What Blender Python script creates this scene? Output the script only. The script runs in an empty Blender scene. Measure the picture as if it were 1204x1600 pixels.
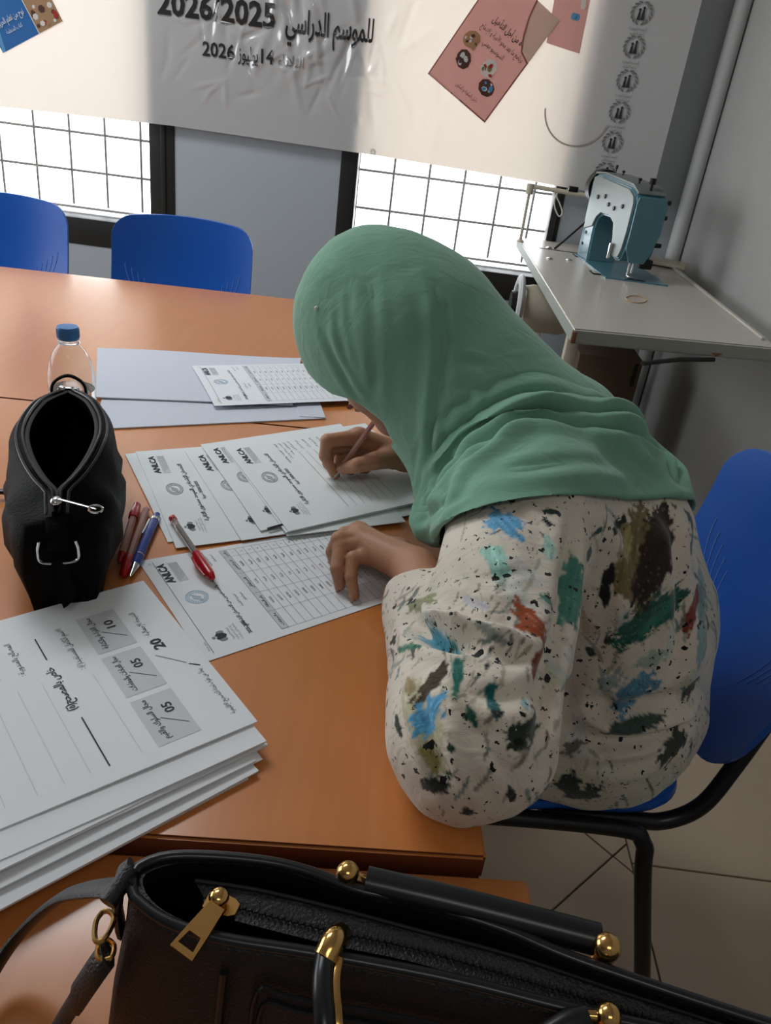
import bpy, bmesh, math, random, unicodedata
import numpy as np
from mathutils import Vector, Matrix
random.seed(7); RNG = np.random.default_rng(7)
SC = bpy.context.scene; COL = SC.collection

# ---------------------------------------------------------------- camera
CX, CY, FPX, HC = 602., 800., 1250., 1.30
_d = np.array([300 - CX, 3100 - CY, FPX]); _d /= np.linalg.norm(_d)
_up = -_d; _Y = np.array([0, 0, 1.]) - _up * _up[2]; _Y /= np.linalg.norm(_Y); _X = np.cross(_Y, _up)
RM = np.array([_X, _Y, _up])                      # rows: world axes in camera coordinates (x right, y down, z forward)
cam = bpy.data.cameras.new('camera'); camo = bpy.data.objects.new('camera', cam); COL.objects.link(camo)
cam.sensor_fit = 'VERTICAL'; cam.sensor_height = 24; cam.lens = 24 * FPX / 1600; cam.clip_start = .02
m = np.eye(4); m[:3, 0] = RM[:, 0]; m[:3, 1] = -RM[:, 1]; m[:3, 2] = -RM[:, 2]; m[2, 3] = HC
camo.matrix_world = Matrix(m.tolist()); SC.camera = camo

# ---------------------------------------------------------------- world, light, exposure
SC.view_settings.view_transform = 'Standard'; SC.view_settings.look = 'None'
SC.view_settings.gamma = 1; SC.view_settings.use_curve_mapping = False
SC.view_settings.exposure = 0.0
W = bpy.data.worlds.new('sky'); SC.world = W; W.use_nodes = True
bg = W.node_tree.nodes['Background']; bg.inputs[0].default_value = (.93, .97, 1, 1); bg.inputs[1].default_value = 5.5
def area(name, loc, rot, sx, sy, power, color=(1, 1, 1), portal=False):
    l = bpy.data.lights.new(name, 'AREA'); l.shape = 'RECTANGLE'; l.size = sx; l.size_y = sy; l.energy = power; l.color = color
    if portal: l.cycles.is_portal = True
    o = bpy.data.objects.new(name, l); COL.objects.link(o); o.location = loc; o.rotation_euler = rot; return o
PI = math.pi
area('window_light', (-3.28, 1.75, 1.5), (0, -PI / 2, 0), 1.3, 2.1, 1, portal=True)
area('window_light', (-1.75, 3.56, 1.22), (-PI / 2, 0, 0), 1.6, 1.5, 1, portal=True)
area('window_light', (.09, 3.56, 1.22), (-PI / 2, 0, 0), .95, 1.5, 1, portal=True)

area('added_fill_light', (-1.3, 2.0, 2.70), (0, 0, 0), 1.2, .8, 33, (.93, .97, 1))  # added overhead fill, no fixture there: brightens papers and other upward faces
area('added_fill_light', (.1, -1.2, 2.70), (0, 0, 0), 1.0, .5, 8, (1, .95, .88))  # weak added fill behind the camera, lifts the dark side of the blouse

def P(x, y, z):
    r = RM @ np.array([x - CX, y - CY, FPX]); return r * ((z - HC) / r[2]) + np.array([0, 0, HC])
def PY(x, y, Y):
    r = RM @ np.array([x - CX, y - CY, FPX]); return r * (Y / r[1]) + np.array([0, 0, HC])

# ---------------------------------------------------------------- materials
def srgb(r, g, b):
    return tuple(((c / 255) / 12.92 if c / 255 <= .04045 else ((c / 255 + .055) / 1.055) ** 2.4) for c in (r, g, b)) + (1,)
def mat(name, col, rough=.5, metal=0, spec=.5, coat=0, bump=0, bscale=200, var=0, vscale=8, trans=0, ior=1.45, sheen=0):
    M = bpy.data.materials.new(name); M.use_nodes = True; nt = M.node_tree; b = nt.nodes['Principled BSDF']
    if len(col) == 3: col = srgb(*col)
    b.inputs['Base Color'].default_value = col; b.inputs['Roughness'].default_value = rough; b.inputs['Metallic'].default_value = metal
    b.inputs['Specular IOR Level'].default_value = spec; b.inputs['Coat Weight'].default_value = coat; b.inputs['Coat Roughness'].default_value = .08
    b.inputs['Transmission Weight'].default_value = trans; b.inputs['IOR'].default_value = ior; b.inputs['Sheen Weight'].default_value = sheen
    tc = nt.nodes.new('ShaderNodeTexCoord')
    if var:
        n = nt.nodes.new('ShaderNodeTexNoise'); n.inputs['Scale'].default_value = vscale; n.inputs['Detail'].default_value = 5
        nt.links.new(tc.outputs['Object'], n.inputs['Vector'])
        mx = nt.nodes.new('ShaderNodeMix'); mx.data_type = 'RGBA'
        mx.inputs[6].default_value = tuple(c * (1 - var) for c in col[:3]) + (1,); mx.inputs[7].default_value = tuple(min(1, c * (1 + var)) for c in col[:3]) + (1,)
        nt.links.new(n.outputs[0], mx.inputs[0]); nt.links.new(mx.outputs[2], b.inputs['Base Color'])
    if bump:
        n = nt.nodes.new('ShaderNodeTexNoise'); n.inputs['Scale'].default_value = bscale; n.inputs['Detail'].default_value = 3
        nt.links.new(tc.outputs['Object'], n.inputs['Vector'])
        bp = nt.nodes.new('ShaderNodeBump'); bp.inputs['Strength'].default_value = bump; bp.inputs['Distance'].default_value = .002
        nt.links.new(n.outputs[0], bp.inputs['Height']); nt.links.new(bp.outputs[0], b.inputs['Normal'])
    return M
def wood(name, c1, c2, rough=.32):
    M = mat(name, c1, rough); nt = M.node_tree; b = nt.nodes['Principled BSDF']
    b.inputs['Coat Weight'].default_value = .8; b.inputs['Coat Roughness'].default_value = .16
    tc = nt.nodes.new('ShaderNodeTexCoord'); mp = nt.nodes.new('ShaderNodeMapping'); mp.inputs['Scale'].default_value = (60, 3, 3)
    n = nt.nodes.new('ShaderNodeTexNoise'); n.inputs['Scale'].default_value = 1.5; n.inputs['Detail'].default_value = 6; n.inputs['Distortion'].default_value = .4
    mx = nt.nodes.new('ShaderNodeMix'); mx.data_type = 'RGBA'; mx.inputs[6].default_value = srgb(*c1); mx.inputs[7].default_value = srgb(*c2)
    nt.links.new(tc.outputs['Object'], mp.inputs[0]); nt.links.new(mp.outputs[0], n.inputs['Vector']); nt.links.new(n.outputs[0], mx.inputs[0]); nt.links.new(mx.outputs[2], b.inputs['Base Color'])
    return M
MT = dict(
    wall=mat('wall_paint', (162, 167, 172), .75, bump=.15, bscale=60, var=.03, vscale=3),
    wall_r=mat('wall_paint_right', (166, 166, 163), .7, bump=.15, bscale=60, var=.03, vscale=3),
    ceil=mat('ceiling_paint', (190, 190, 188), .9), tile=mat('floor_tile', (168, 150, 128), .35, var=.06, vscale=5), grout=mat('grout', (84, 74, 62), .9),
    pipe=mat('pipe_plastic', (186, 188, 186), .55),
    frame=mat('black_frame', (38, 37, 34), .45), steel=mat('grille_steel', (120, 118, 112), .5, metal=.3), sill=mat('sill_stone', (210, 210, 208), .6, var=.1, vscale=40),
    paper=mat('paper', (226, 230, 234), .75), paper2=mat('paper_exam', (222, 228, 230), .75), env=mat('envelope_paper', (200, 205, 217), .7, var=.02, vscale=12),
    ink=mat('ink', (52, 54, 58), .8), ink2=mat('ink_grey', (128, 133, 138), .8), ink3=mat('ink_pale', (198, 203, 207), .8), inkb=mat('ink_blue', (158, 186, 208), .8),
    wood=wood('beech_laminate', (206, 130, 68), (192, 116, 56), .3), wedge=mat('wood_edge', (108, 52, 30), .4),
    blue=mat('blue_plastic', (20, 84, 172), .33, spec=.5, bump=.05, bscale=400), tube=mat('black_tube', (17, 18, 20), .32), rub=mat('rubber', (20, 20, 20), .8),
    leather=mat('black_leather', (8, 9, 10), .48, spec=.12, ior=1.25, bump=.35, bscale=450), lining=mat('lining', (9, 9, 11), .8), zipt=mat('zip_tape', (24, 22, 21), .7),
    leather2=mat('black_grained_leather', (14, 15, 18), .42, bump=.5, bscale=650), piping=mat('piping', (24, 26, 30), .3), brownl=mat('panel', (30, 20, 17), .5, bump=.3, bscale=500),
    gold=mat('gold', (214, 170, 104), .18, metal=1), chrome=mat('chrome', (215, 215, 215), .15, metal=1),
    teal=mat('machine_enamel', (74, 118, 130), .3, coat=.3), tealsil=mat('machine_cover', (122, 130, 128), .42, metal=.4), dark=mat('dark_metal', (32, 30, 28), .4, metal=.5),
    lam=mat('sewing_top', (184, 178, 168), .3, var=.03, vscale=30), lamedge=mat('sewing_edge', (148, 152, 142), .6, bump=.3, bscale=300), cream=mat('cream_plastic', (190, 180, 160), .4), brown=mat('brown_board', (92, 74, 56), .8),
    redp=mat('red_plastic', (170, 20, 30), .25), bluep=mat('blue_pen', (34, 66, 150), .25), clearp=mat('clear_plastic', (225, 215, 210), .12, trans=.75, ior=1.2), inkt=mat('ink_tube', (22, 20, 24), .3), pinkp=mat('clear_pink_plastic', (205, 160, 150), .2, trans=.35, ior=1.2),
    cap=mat('cap_blue', (62, 128, 190), .35), pet=mat('pet', (245, 248, 250), .03, trans=1, ior=1.15), water=mat('water', (235, 242, 246), .0, trans=1, ior=1.33),
    yellow=mat('rubber_band', (178, 138, 84), .5), white=mat('white_thread', (210, 205, 195), .7), foamy=mat('board_core', (120, 82, 60), .8),
)

# ---------------------------------------------------------------- mesh helpers
class MB:
    def __init__(s): s.v = []; s.f = []; s.mi = []; s.n = 0
    def add(s, v, f, mi=0):
        v = np.asarray(v, float).reshape(-1, 3); s.v.append(v); s.f += [tuple(i + s.n for i in q) for q in f]; s.mi += [mi] * len(f); s.n += len(v); return s
    def box(s, c, size, rz=0, mi=0, R=None, bev=0):
        a, b, h = [x / 2 for x in size]
        if bev:
            bm = bmesh.new(); bmesh.ops.create_cube(bm, size=1); bmesh.ops.scale(bm, vec=size, verts=bm.verts)
            bmesh.ops.bevel(bm, geom=bm.edges[:], offset=bev, segments=2, affect='EDGES', profile=.5)
            v = np.array([x.co[:] for x in bm.verts]); bm.verts.index_update(); f = [tuple(q.index for q in fc.verts) for fc in bm.faces]; bm.free()
        else:
            v = np.array([[x, y, z] for z in (-h, h) for x, y in ((-a, -b), (a, -b), (a, b), (-a, b))])
            f = [(3, 2, 1, 0), (4, 5, 6, 7), (0, 1, 5, 4), (1, 2, 6, 5), (2, 3, 7, 6), (3, 0, 4, 7)]
        if R is None: cc, ss = math.cos(rz), math.sin(rz); R = np.array([[cc, -ss, 0], [ss, cc, 0], [0, 0, 1]])
        return s.add(v @ np.asarray(R).T + np.asarray(c, float), f, mi)
    def rings(s, rs, cap=True, mi=0, close=False):
        n = len(rs[0]); k = len(rs); f = []
        for i in range(k if close else k - 1):
            j = (i + 1) % k
            for a in range(n):
                b = (a + 1) % n; f.append((i * n + a, i * n + b, j * n + b, j * n + a))
        if cap and not close: f.append(tuple(range(n))[::-1]); f.append(tuple((k - 1) * n + a for a in range(n)))
        return s.add(np.concatenate([np.asarray(r, float) for r in rs]), f, mi)
    def tube(s, pts, r, n=10, mi=0, flat=None, close=False):
        pts = np.asarray(pts, float); k = len(pts); r = np.broadcast_to(np.asarray(r, float), (k,))
        if close: T = np.roll(pts, -1, 0) - np.roll(pts, 1, 0)
        else: T = np.gradient(pts, axis=0)
        T /= np.linalg.norm(T, axis=1)[:, None] + 1e-12
        u = np.cross(T[0], [0, 0, 1.]);
        if np.linalg.norm(u) < .1: u = np.cross(T[0], [1., 0, 0])
        rs = []; a = np.linspace(0, 2 * PI, n, endpoint=False)
        for i in range(k):
            u = u - T[i] * (u @ T[i]); u /= np.linalg.norm(u); w = np.cross(T[i], u)
            fu, fw = flat if flat else (1, 1)
            rs.append(pts[i] + r[i] * (np.cos(a)[:, None] * u * fu + np.sin(a)[:, None] * w * fw))
        return s.rings(rs, not close, mi, close)
    def cyl(s, a, b, r0, r1=None, n=20, mi=0):
        return s.tube([a, b], [r0, r0 if r1 is None else r1], n, mi)
    def lathe(s, prof, c=(0, 0, 0), n=28, mi=0, axis=None, cap=True):
        a = np.linspace(0, 2 * PI, n, endpoint=False); ax = np.array([0, 0, 1.]) if axis is None else np.asarray(axis, float) / np.linalg.norm(axis)
        u = np.cross(ax, [0, 1., 0]) if abs(ax[1]) < .9 else np.cross(ax, [1., 0, 0]); u /= np.linalg.norm(u); w = np.cross(ax, u); c = np.asarray(c, float)
        return s.rings([c + ax * z + r * (np.cos(a)[:, None] * u + np.sin(a)[:, None] * w) for r, z in prof], cap, mi)
    def prism(s, poly, frm, d, mi=0):
        # poly: 2d points; frm: (origin, u, v); d: extrusion vector
        o, u, v = [np.asarray(x, float) for x in frm]; p = np.array([o + a * u + b * v for a, b in poly]); d = np.asarray(d, float); n = len(p)
        f = [tuple(range(n))[::-1], tuple(range(n, 2 * n))] + [(i, (i + 1) % n, (i + 1) % n + n, i + n) for i in range(n)]
        return s.add(np.concatenate([p, p + d]), f, mi)
    def sphere(s, c, r, n=14, mi=0, sc=(1, 1, 1)):
        bm = bmesh.new(); bmesh.ops.create_uvsphere(bm, u_segments=n, v_segments=max(6, n // 2 + 1), radius=r)
        v = np.array([x.co[:] for x in bm.verts]) * np.array(sc); bm.verts.index_update(); f = [tuple(q.index for q in fc.verts) for fc in bm.faces]; bm.free()
        return s.add(v + np.asarray(c, float), f, mi)
    def build(s, name, m, parent=None, smooth=None, off=None):
        v = np.concatenate(s.v) if s.v else np.zeros((0, 3))
        o0 = np.zeros(3) if parent is None else wloc(parent)
        if parent is None:
            o0 = (v.min(0) + v.max(0)) / 2 if off is None else np.asarray(off, float); 
            if off is None: o0[2] = v[:, 2].min()
        me = bpy.data.meshes.new(name); me.from_pydata((v - o0).tolist(), [], s.f)
        ms = m if isinstance(m, (list, tuple)) else [m]
        for x in ms: me.materials.append(x)
        if len(ms) > 1: me.polygons.foreach_set('material_index', s.mi)
        bm = bmesh.new(); bm.from_mesh(me); bmesh.ops.recalc_face_normals(bm, faces=bm.faces)
        bm.to_mesh(me); bm.free()
        if smooth is not False:
            me.polygons.foreach_set('use_smooth', [True] * len(me.polygons)); me.set_sharp_from_angle(angle=math.radians(smooth or 38))
        me.update(); o = bpy.data.objects.new(name, me); COL.objects.link(o)
        if parent is None: o.location = o0
        else: o.parent = parent
        return o
def wloc(o):
    l = np.zeros(3)
    while o is not None: l = l + np.array(o.location[:]); o = o.parent
    return l
def thing(name, label, cat, loc=(0, 0, 0), group=None):
    o = bpy.data.objects.new(name, None); COL.objects.link(o); o.location = loc; o.empty_display_size = .05
    o['label'] = label; o['category'] = cat
    if group: o['group'] = group
    return o
def tag(o, label, cat, group=None):
    o['label'] = label; o['category'] = cat
    if group: o['group'] = group
    return o
def struct(o): o['kind'] = 'structure'; return o
def copy_tree(o, parent=None):
    c = o.copy(); COL.objects.link(c); c.parent = parent
    for ch in [x for x in o.children]: copy_tree(ch, c)
    return c
def smooth_path(pts, n=8):
    pts = np.asarray(pts, float); p = np.concatenate([[2 * pts[0] - pts[1]], pts, [2 * pts[-1] - pts[-2]]]); out = []
    for i in range(1, len(p) - 2):
        for t in np.linspace(0, 1, n, endpoint=False):
            a, b, c, d = p[i - 1:i + 3]
            out.append(.5 * ((2 * b) + (-a + c) * t + (2 * a - 5 * b + 4 * c - d) * t * t + (-a + 3 * b - 3 * c + d) * t ** 3))
    out.append(pts[-1]); return np.array(out)

# ---------------------------------------------------------------- lettering
_AR = {}
for _c in range(0xFE80, 0xFEFD):
    _dd = unicodedata.decomposition(chr(_c)).split()
    if len(_dd) >= 2: _AR.setdefault(''.join(chr(int(x, 16)) for x in _dd[1:]), {})[_dd[0]] = chr(_c)
def _joins(ch): return ch in _AR and '<initial>' in _AR[ch]
def shape_ar(t):
    out = []; i = 0; prev = False
    while i < len(t):
        ch = t[i]
        if t[i:i + 2] in _AR and len(t[i:i + 2]) == 2: out.append(_AR[t[i:i + 2]]['<final>' if prev else '<isolated>']); prev = False; i += 2; continue
        if ch in _AR:
            nxt = i + 1 < len(t) and t[i + 1] in _AR and t[i + 1] != '\u0621'
            f = _AR[ch]; j = _joins(ch)
            k = ('<medial>' if prev and j and nxt else '<final>' if prev and '<final>' in f else '<initial>' if j and nxt else '<isolated>')
            out.append(f.get(k, f.get('<isolated>', ch))); prev = j and nxt
        else: out.append(ch); prev = False
        i += 1
    # reverse, keep digit / latin runs in order
    runs = []; 
    for ch in out:
        l = ch.isascii() and (ch.isalnum() or ch in '/-.')
        if l and runs and runs[-1][0]: runs[-1][1].append(ch)
        else: runs.append([l, [ch]])
    s = ''
    for l, r in reversed(runs): s += ''.join(r) if l else ''.join({'(': ')', ')': '('}.get(c, c) for c in r)
    return s
_TC = {}
def glyphs(text, bold=0):
    k = (text, bold)
    if k not in _TC:
        s = shape_ar(text) if any(ord(c) > 0x5ff for c in text) else text
        c = bpy.data.curves.new('t', 'FONT'); c.body = s; c.resolution_u = 2; c.offset = bold
        o = bpy.data.objects.new('t', c); COL.objects.link(o); dg = bpy.context.evaluated_depsgraph_get(); dg.update()
        me = bpy.data.meshes.new_from_object(o.evaluated_get(dg))
        v = np.array([x.co[:2] for x in me.vertices]); f = [tuple(p.vertices) for p in me.polygons]
        bpy.data.objects.remove(o); bpy.data.curves.remove(c); bpy.data.meshes.remove(me)
        v[:, 0] -= v[:, 0].min(); _TC[k] = (v, f, v[:, 0].max())
    return _TC[k]
class Print:
    """flat print in page units; fn maps arrays (u right, v down) to world points; one mesh per ink"""
    def __init__(s, fn, step=None): s.fn = fn; s.b = {}; s.step = step; s.n = 0
    def poly(s, pts, ink='ink'):
        s.raw(np.array(pts, float), [tuple(range(len(pts)))], ink)
    def raw(s, uv, f, ink):
        s.n += 1; lift = np.array(s.step) * s.n if s.step else np.array([0, 0, {'ink3': 0, 'ink': .0003}.get(ink, .00016)])
        s.b.setdefault(ink, MB()).add(s.fn(uv[:, 0], uv[:, 1]) + lift, f)
    def text(s, t, u, v, size, align='l', ink='ink', bold=0, rot=0, width=None):
        g, f, w = glyphs(t, bold); sx = size
        if width: sx = width / w
        x = g[:, 0] * sx - {'l': 0, 'c': w * sx / 2, 'r': w * sx}[align]; y = -g[:, 1] * size
        c, sn = math.cos(rot), math.sin(rot)
        s.raw(np.stack([u + x * c - y * sn, v + x * sn + y * c], 1), f, ink)
    def line(s, u0, v0, u1, v1, w=.4, ink='ink', n=6):
        a = np.array([u0, v0], float); b = np.array([u1, v1], float); d = (b - a) / np.linalg.norm(b - a); q = np.array([-d[1], d[0]]) * w / 2
        t = np.linspace(0, 1, n + 1)[:, None]; uv = np.concatenate([a + (b - a) * t + q, a + (b - a) * t - q])
        s.raw(uv, [(i, i + 1, i + n + 2, i + n + 1) for i in range(n)], ink)
    def rect(s, u0, v0, u1, v1, ink, n=5):
        uu, vv = np.meshgrid(np.linspace(u0, u1, n + 1), np.linspace(v0, v1, n + 1)); k = n + 1
        s.raw(np.stack([uu.ravel(), vv.ravel()], 1), [(j * k + i, j * k + i + 1, (j + 1) * k + i + 1, (j + 1) * k + i) for j in range(n) for i in range(n)], ink)
    def ring(s, u, v, r, w, ink, n=28, a0=0, a1=2 * PI, sy=1):
        a = np.linspace(a0, a1, n + 1); c = np.stack([np.cos(a), np.sin(a) * sy], 1); uv = np.concatenate([[u, v] + c * (r - w / 2), [u, v] + c * (r + w / 2)])
        s.raw(uv, [(i, i + 1, i + n + 2, i + n + 1) for i in range(n)], ink)
    def disc(s, u, v, r, ink, n=14, sy=1, rot=0):
        a = np.linspace(0, 2 * PI, n, endpoint=False); x = np.cos(a) * r; y = np.sin(a) * r * sy
        s.poly(np.stack([u + x * math.cos(rot) - y * math.sin(rot), v + x * math.sin(rot) + y * math.cos(rot)], 1), ink)
    def build(s, parent, mats=None, name='printing'):
        b = MB(); ms = []
        for k, q in s.b.items():
            ms.append((mats or MT)[k])
            for v in [np.concatenate(q.v)]: b.add(v, q.f, len(ms) - 1)
        s.b = {}; s.n = 0
        if ms: return b.build(name if isinstance(name, str) else 'printing', ms, parent, smooth=False)
# ================================================================ setting
XR, YF = 1.02, 3.35
# floor: tiles as pieces, straight field by the right wall, diagonal field elsewhere
fl = struct(MB().box((-1.1, .45, -.02), (4.6, 6.3, .02)).build('floor', MT['grout'], off=(0, 0, 0)))
tm = {}
def tile(size, c, rz):
    k = round(size, 3)
    if k not in tm:
        o = MB().box((0, 0, 0), (size - .004, size - .004, .012), bev=.0015).build('floor_tile', MT['tile'], fl, smooth=False); tm[k] = o.data; bpy.data.objects.remove(o)
    o = bpy.data.objects.new('floor_tile', tm[k]); COL.objects.link(o); o.parent = fl; o.location = (c[0], c[1], -.005); o.rotation_euler = (0, 0, rz)
xs = .572
for i in range(1):
    for j in range(-1, 6): tile(.448, (xs + .224, 1.095 - .224 + .448 * (j - 1)), 0)
s2 = .40; X0 = P(957, 1338, 0)[:2]; ax_ = np.array([1, 1]) / math.sqrt(2); bx_ = np.array([-1, 1]) / math.sqrt(2); hs = s2 / 2 - .002
for i in range(-12, 4):
    for j in range(-10, 14):
        c = X0 + ((i + .5) * ax_ + (j + .5) * bx_) * s2
        if not (-2.4 < c[0] < .85 and -.3 < c[1] < 3.3): continue
        if c[0] + s2 / math.sqrt(2) < xs - .002: tile(s2, c, PI / 4); continue
        pl = [c + hs * (sx * ax_ + sy * bx_) for sx, sy in ((-1, -1), (1, -1), (1, 1), (-1, 1))]; out = []
        for k in range(4):
            p, n_ = pl[k], pl[(k + 1) % 4]; lim = xs - .002
            if p[0] <= lim: out.append(p)
            if (p[0] - lim) * (n_[0] - lim) < 0: out.append(p + (n_ - p) * (lim - p[0]) / (n_[0] - p[0]))
        if len(out) > 2:
            MB().prism([tuple(x) for x in out], ((0, 0, -.011), (1, 0, 0), (0, 1, 0)), (0, 0, .012)).build('floor_tile', MT['tile'], fl, smooth=False)

# far wall with two window openings
def wallbox(b, x0, x1, z0, z1, y0=YF, y1=YF + .22): b.box(((x0 + x1) / 2, (y0 + y1) / 2, (z0 + z1) / 2), (x1 - x0, y1 - y0, z1 - z0))
b = MB(); W1 = (-2.55, -.995); W2 = (-.347, .53); ZB, ZT = .554, 1.95
for a in ((-3.3, W1[0], 0, 2.75), (W1[1], W2[0], 0, 2.75), (W2[1], XR + .2, 0, 2.75), (W1[0], W1[1], 0, ZB), (W2[0], W2[1], 0, ZB), (W1[0], W1[1], ZT, 2.75), (W2[0], W2[1], ZT, 2.75)): wallbox(b, *a)
struct(b.build('wall_far', MT['wall'], smooth=False))
struct(MB().box((XR + .1, .45, 1.375), (.2, 5.8, 2.75)).build('wall_right', MT['wall_r'], smooth=False))
b = MB()
for y0, y1, z0, z1 in ((-2.5, .7, 0, 2.75), (2.8, 3.36, 0, 2.75), (.7, 2.8, 0, .85), (.7, 2.8, 2.15, 2.75)): b.box((-3.3, (y0 + y1) / 2, (z0 + z1) / 2), (.2, y1 - y0, z1 - z0))
struct(b.build('wall_left', MT['wall'], smooth=False))
struct(MB().box((-1.1, -2.5, 1.375), (4.6, .2, 2.75)).build('wall_back', MT['wall'], smooth=False))
struct(MB().box((-1.1, .45, 2.8), (4.6, 6.3, .1)).build('ceiling', MT['ceil'], smooth=False))
struct(MB().cyl((.991, 3.320, 0), (.991, 3.320, 2.74), .0285, n=24).build('trim_1', MT['pipe']))

def window(name, x0, x1, fl_, fr_, grx):
    w = struct(thing(name, '', 'window', ((x0 + x1) / 2, YF + .03, ZB))); del w['label']; del w['category']
    b = MB(); y0, y1 = YF - .004, YF + .075
    def bx(a, c, z0, z1, yy0=y0, yy1=y1): b.box(((a + c) / 2, (yy0 + yy1) / 2, (z0 + z1) / 2), (c - a, yy1 - yy0, z1 - z0), bev=.003)
    bx(x0, x0 + fl_, ZB, ZT); bx(x1 - fr_, x1, ZB, ZT); bx(x0 + fl_, x1 - fr_, ZB, ZB + .105); bx(x0 + fl_, x1 - fr_, ZT - .06, ZT)
    bx(x1 - fr_ * .55, x1 - fr_ * .35, ZB + .1, ZT - .06, y0 - .006, y0)
    b.build('window_frame', MT['frame'], w)
    MB().box(((x0 + x1) / 2, YF + .15, ZB + .10), (x1 - x0 - .02, .13, .02)).build('window_sill', MT['sill'], w)
    b = MB(); b.box(((x0 + x1) / 2, YF + .06, (ZB + ZT) / 2), (x1 - x0 - fl_ - fr_, .004, ZT - ZB - .17)); g = b.build('pane', MT['pane'], w)
    for gx in grx: MB().cyl((gx, 3.5, ZB + .13), (gx, 3.5, ZT), .0052, n=8).build('grille_bar', MT['steel'], w)
    for k in range(9):
        z = .672 + .145 * k; MB().cyl((x0 + .02, 3.507, z), (x1 - .02, 3.507, z), .0052, n=8).build('grille_bar', MT['steel'], w)
    return w
Mg = bpy.data.materials.new('window_glass'); Mg.use_nodes = True; nt = Mg.node_tree; nt.nodes.clear()
o_ = nt.nodes.new('ShaderNodeOutputMaterial'); tr = nt.nodes.new('ShaderNodeBsdfTransparent'); gl = nt.nodes.new('ShaderNodeBsdfGlossy'); mx = nt.nodes.new('ShaderNodeMixShader'); lw = nt.nodes.new('ShaderNodeFresnel'); lw.inputs[0].default_value = 1.3
gl.inputs['Roughness'].default_value = .02; nt.links.new(lw.outputs[0], mx.inputs[0]); nt.links.new(tr.outputs[0], mx.inputs[1]); nt.links.new(gl.outputs[0], mx.inputs[2]); nt.links.new(mx.outputs[0], o_.inputs[0]); MT['pane'] = Mg
w1 = window('window_1', W1[0], W1[1], .1, .1, [-1.179 - .1455 * k for k in range(9)])
w2 = window('window_2', W2[0], W2[1], .066, .04, [-.288 + .1435 * k for k in range(6)])
# cord hanging at the right jamb of the second window
pts = [PY(*p, YF - .02) for p in ((872, 298), (866, 312), (867, 326), (873, 338), (878, 332), (874, 318), (869, 306), (874, 297))]
tag(MB().tube(smooth_path(pts), .003, 6).build('looped_cord', MT['white']), 'thin white cord looped on the black window jamb beside the thread stand', 'cord')

# ---------------------------------------------------------------- banner
BX0, BX1, BZ0, BZ1 = -2.35, .83, 1.03, 2.3
def bdisp(x, z):
    x = np.asarray(x, float); z = np.asarray(z, float)
    core = np.exp(-(((x + .52) / .52) ** 4)) * np.clip((z - 1.1) / .06, 0, 1)
    s = np.zeros_like(x); r = np.random.default_rng(3)
    for i in range(44):
        cx = min(.0, r.normal(-.5, .26)); cz = r.uniform(1.13, 1.75); a = r.normal(0, .45); L = r.uniform(.03, .12); w = r.uniform(.009, .018)
        u = (x - cx) * math.cos(a) + (z - cz) * math.sin(a); v = -(x - cx) * math.sin(a) + (z - cz) * math.cos(a)
        s += r.choice([-1, 1]) * .0065 * np.exp(-(u / w) ** 2 - (v / L) ** 2)
    for i in range(50):
        cx = r.uniform(-1.0, .1); cz = r.uniform(1.12, 1.45); a = r.uniform(0, PI); L = r.uniform(.02, .07); w = r.uniform(.006, .010)
        u = (x - cx) * math.cos(a) + (z - cz) * math.sin(a); v = -(x - cx) * math.sin(a) + (z - cz) * math.cos(a)
        s += r.choice([-1, 1]) * .0040 * np.exp(-(u / w) ** 2 - (v / L) ** 2)
    for i in range(14):
        cx = r.uniform(.28, .62); cz = r.uniform(1.12, 1.6); a = r.uniform(-1, 1); L = r.uniform(.03, .07); w = .01
        u = (x - cx) * math.cos(a) + (z - cz) * math.sin(a); v = -(x - cx) * math.sin(a) + (z - cz) * math.cos(a)
        s += .0015 * np.exp(-(u / w) ** 2 - (v / L) ** 2) / np.maximum(core, .3)
    return s * np.maximum(core, .25) + .0025 * np.sin(x * 7 + 1) * np.sin(z * 5)
def BZb(x): return np.interp(x, [-2.35, -1.7, -1.0, -.2, .7, .83], [1.03, 1.034, 1.046, 1.036, 1.008, 1.0])
def banner_pt(x, z, out=0.0): return np.stack([x, YF - .034 - .075 * np.clip((x - .25) / .58, 0, 1) ** 1.5 - bdisp(x, z) - out, z], 1)
nx, nz = 520, 190
gx, gt = np.meshgrid(np.linspace(BX0, BX1, nx), np.linspace(0, 1, nz)); gz = BZb(gx) * (1 - gt) + BZ1 * gt
v = banner_pt(gx.ravel(), gz.ravel()); f = [(j * nx + i, j * nx + i + 1, (j + 1) * nx + i + 1, (j + 1) * nx + i) for j in range(nz - 1) for i in range(nx - 1)]
Mb = bpy.data.materials.new('banner_vinyl'); Mb.use_nodes = True; nt = Mb.node_tree; pb = nt.nodes['Principled BSDF']; out = nt.nodes['Material Output']
pb.inputs['Base Color'].default_value = srgb(196, 196, 196); pb.inputs['Roughness'].default_value = .16; pb.inputs['Specular IOR Level'].default_value = 1.0; pb.inputs['Coat Weight'].default_value = 1; pb.inputs['Coat Roughness'].default_value = .07; pb.inputs['Coat IOR'].default_value = 1.6
tl = nt.nodes.new('ShaderNodeBsdfTranslucent'); tl.inputs[0].default_value = srgb(246, 226, 206); mxs = nt.nodes.new('ShaderNodeMixShader'); mxs.inputs[0].default_value = .27
nt.links.new(pb.outputs[0], mxs.inputs[1]); nt.links.new(tl.outputs[0], mxs.inputs[2]); nt.links.new(mxs.outputs[0], out.inputs[0])
ban = thing('banner', 'large glossy translucent vinyl banner hung across both windows', 'banner', (-.76, YF - .034, 1.03))
bs = MB().add(v, f).build('vinyl_sheet', Mb, ban, smooth=60)
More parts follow.
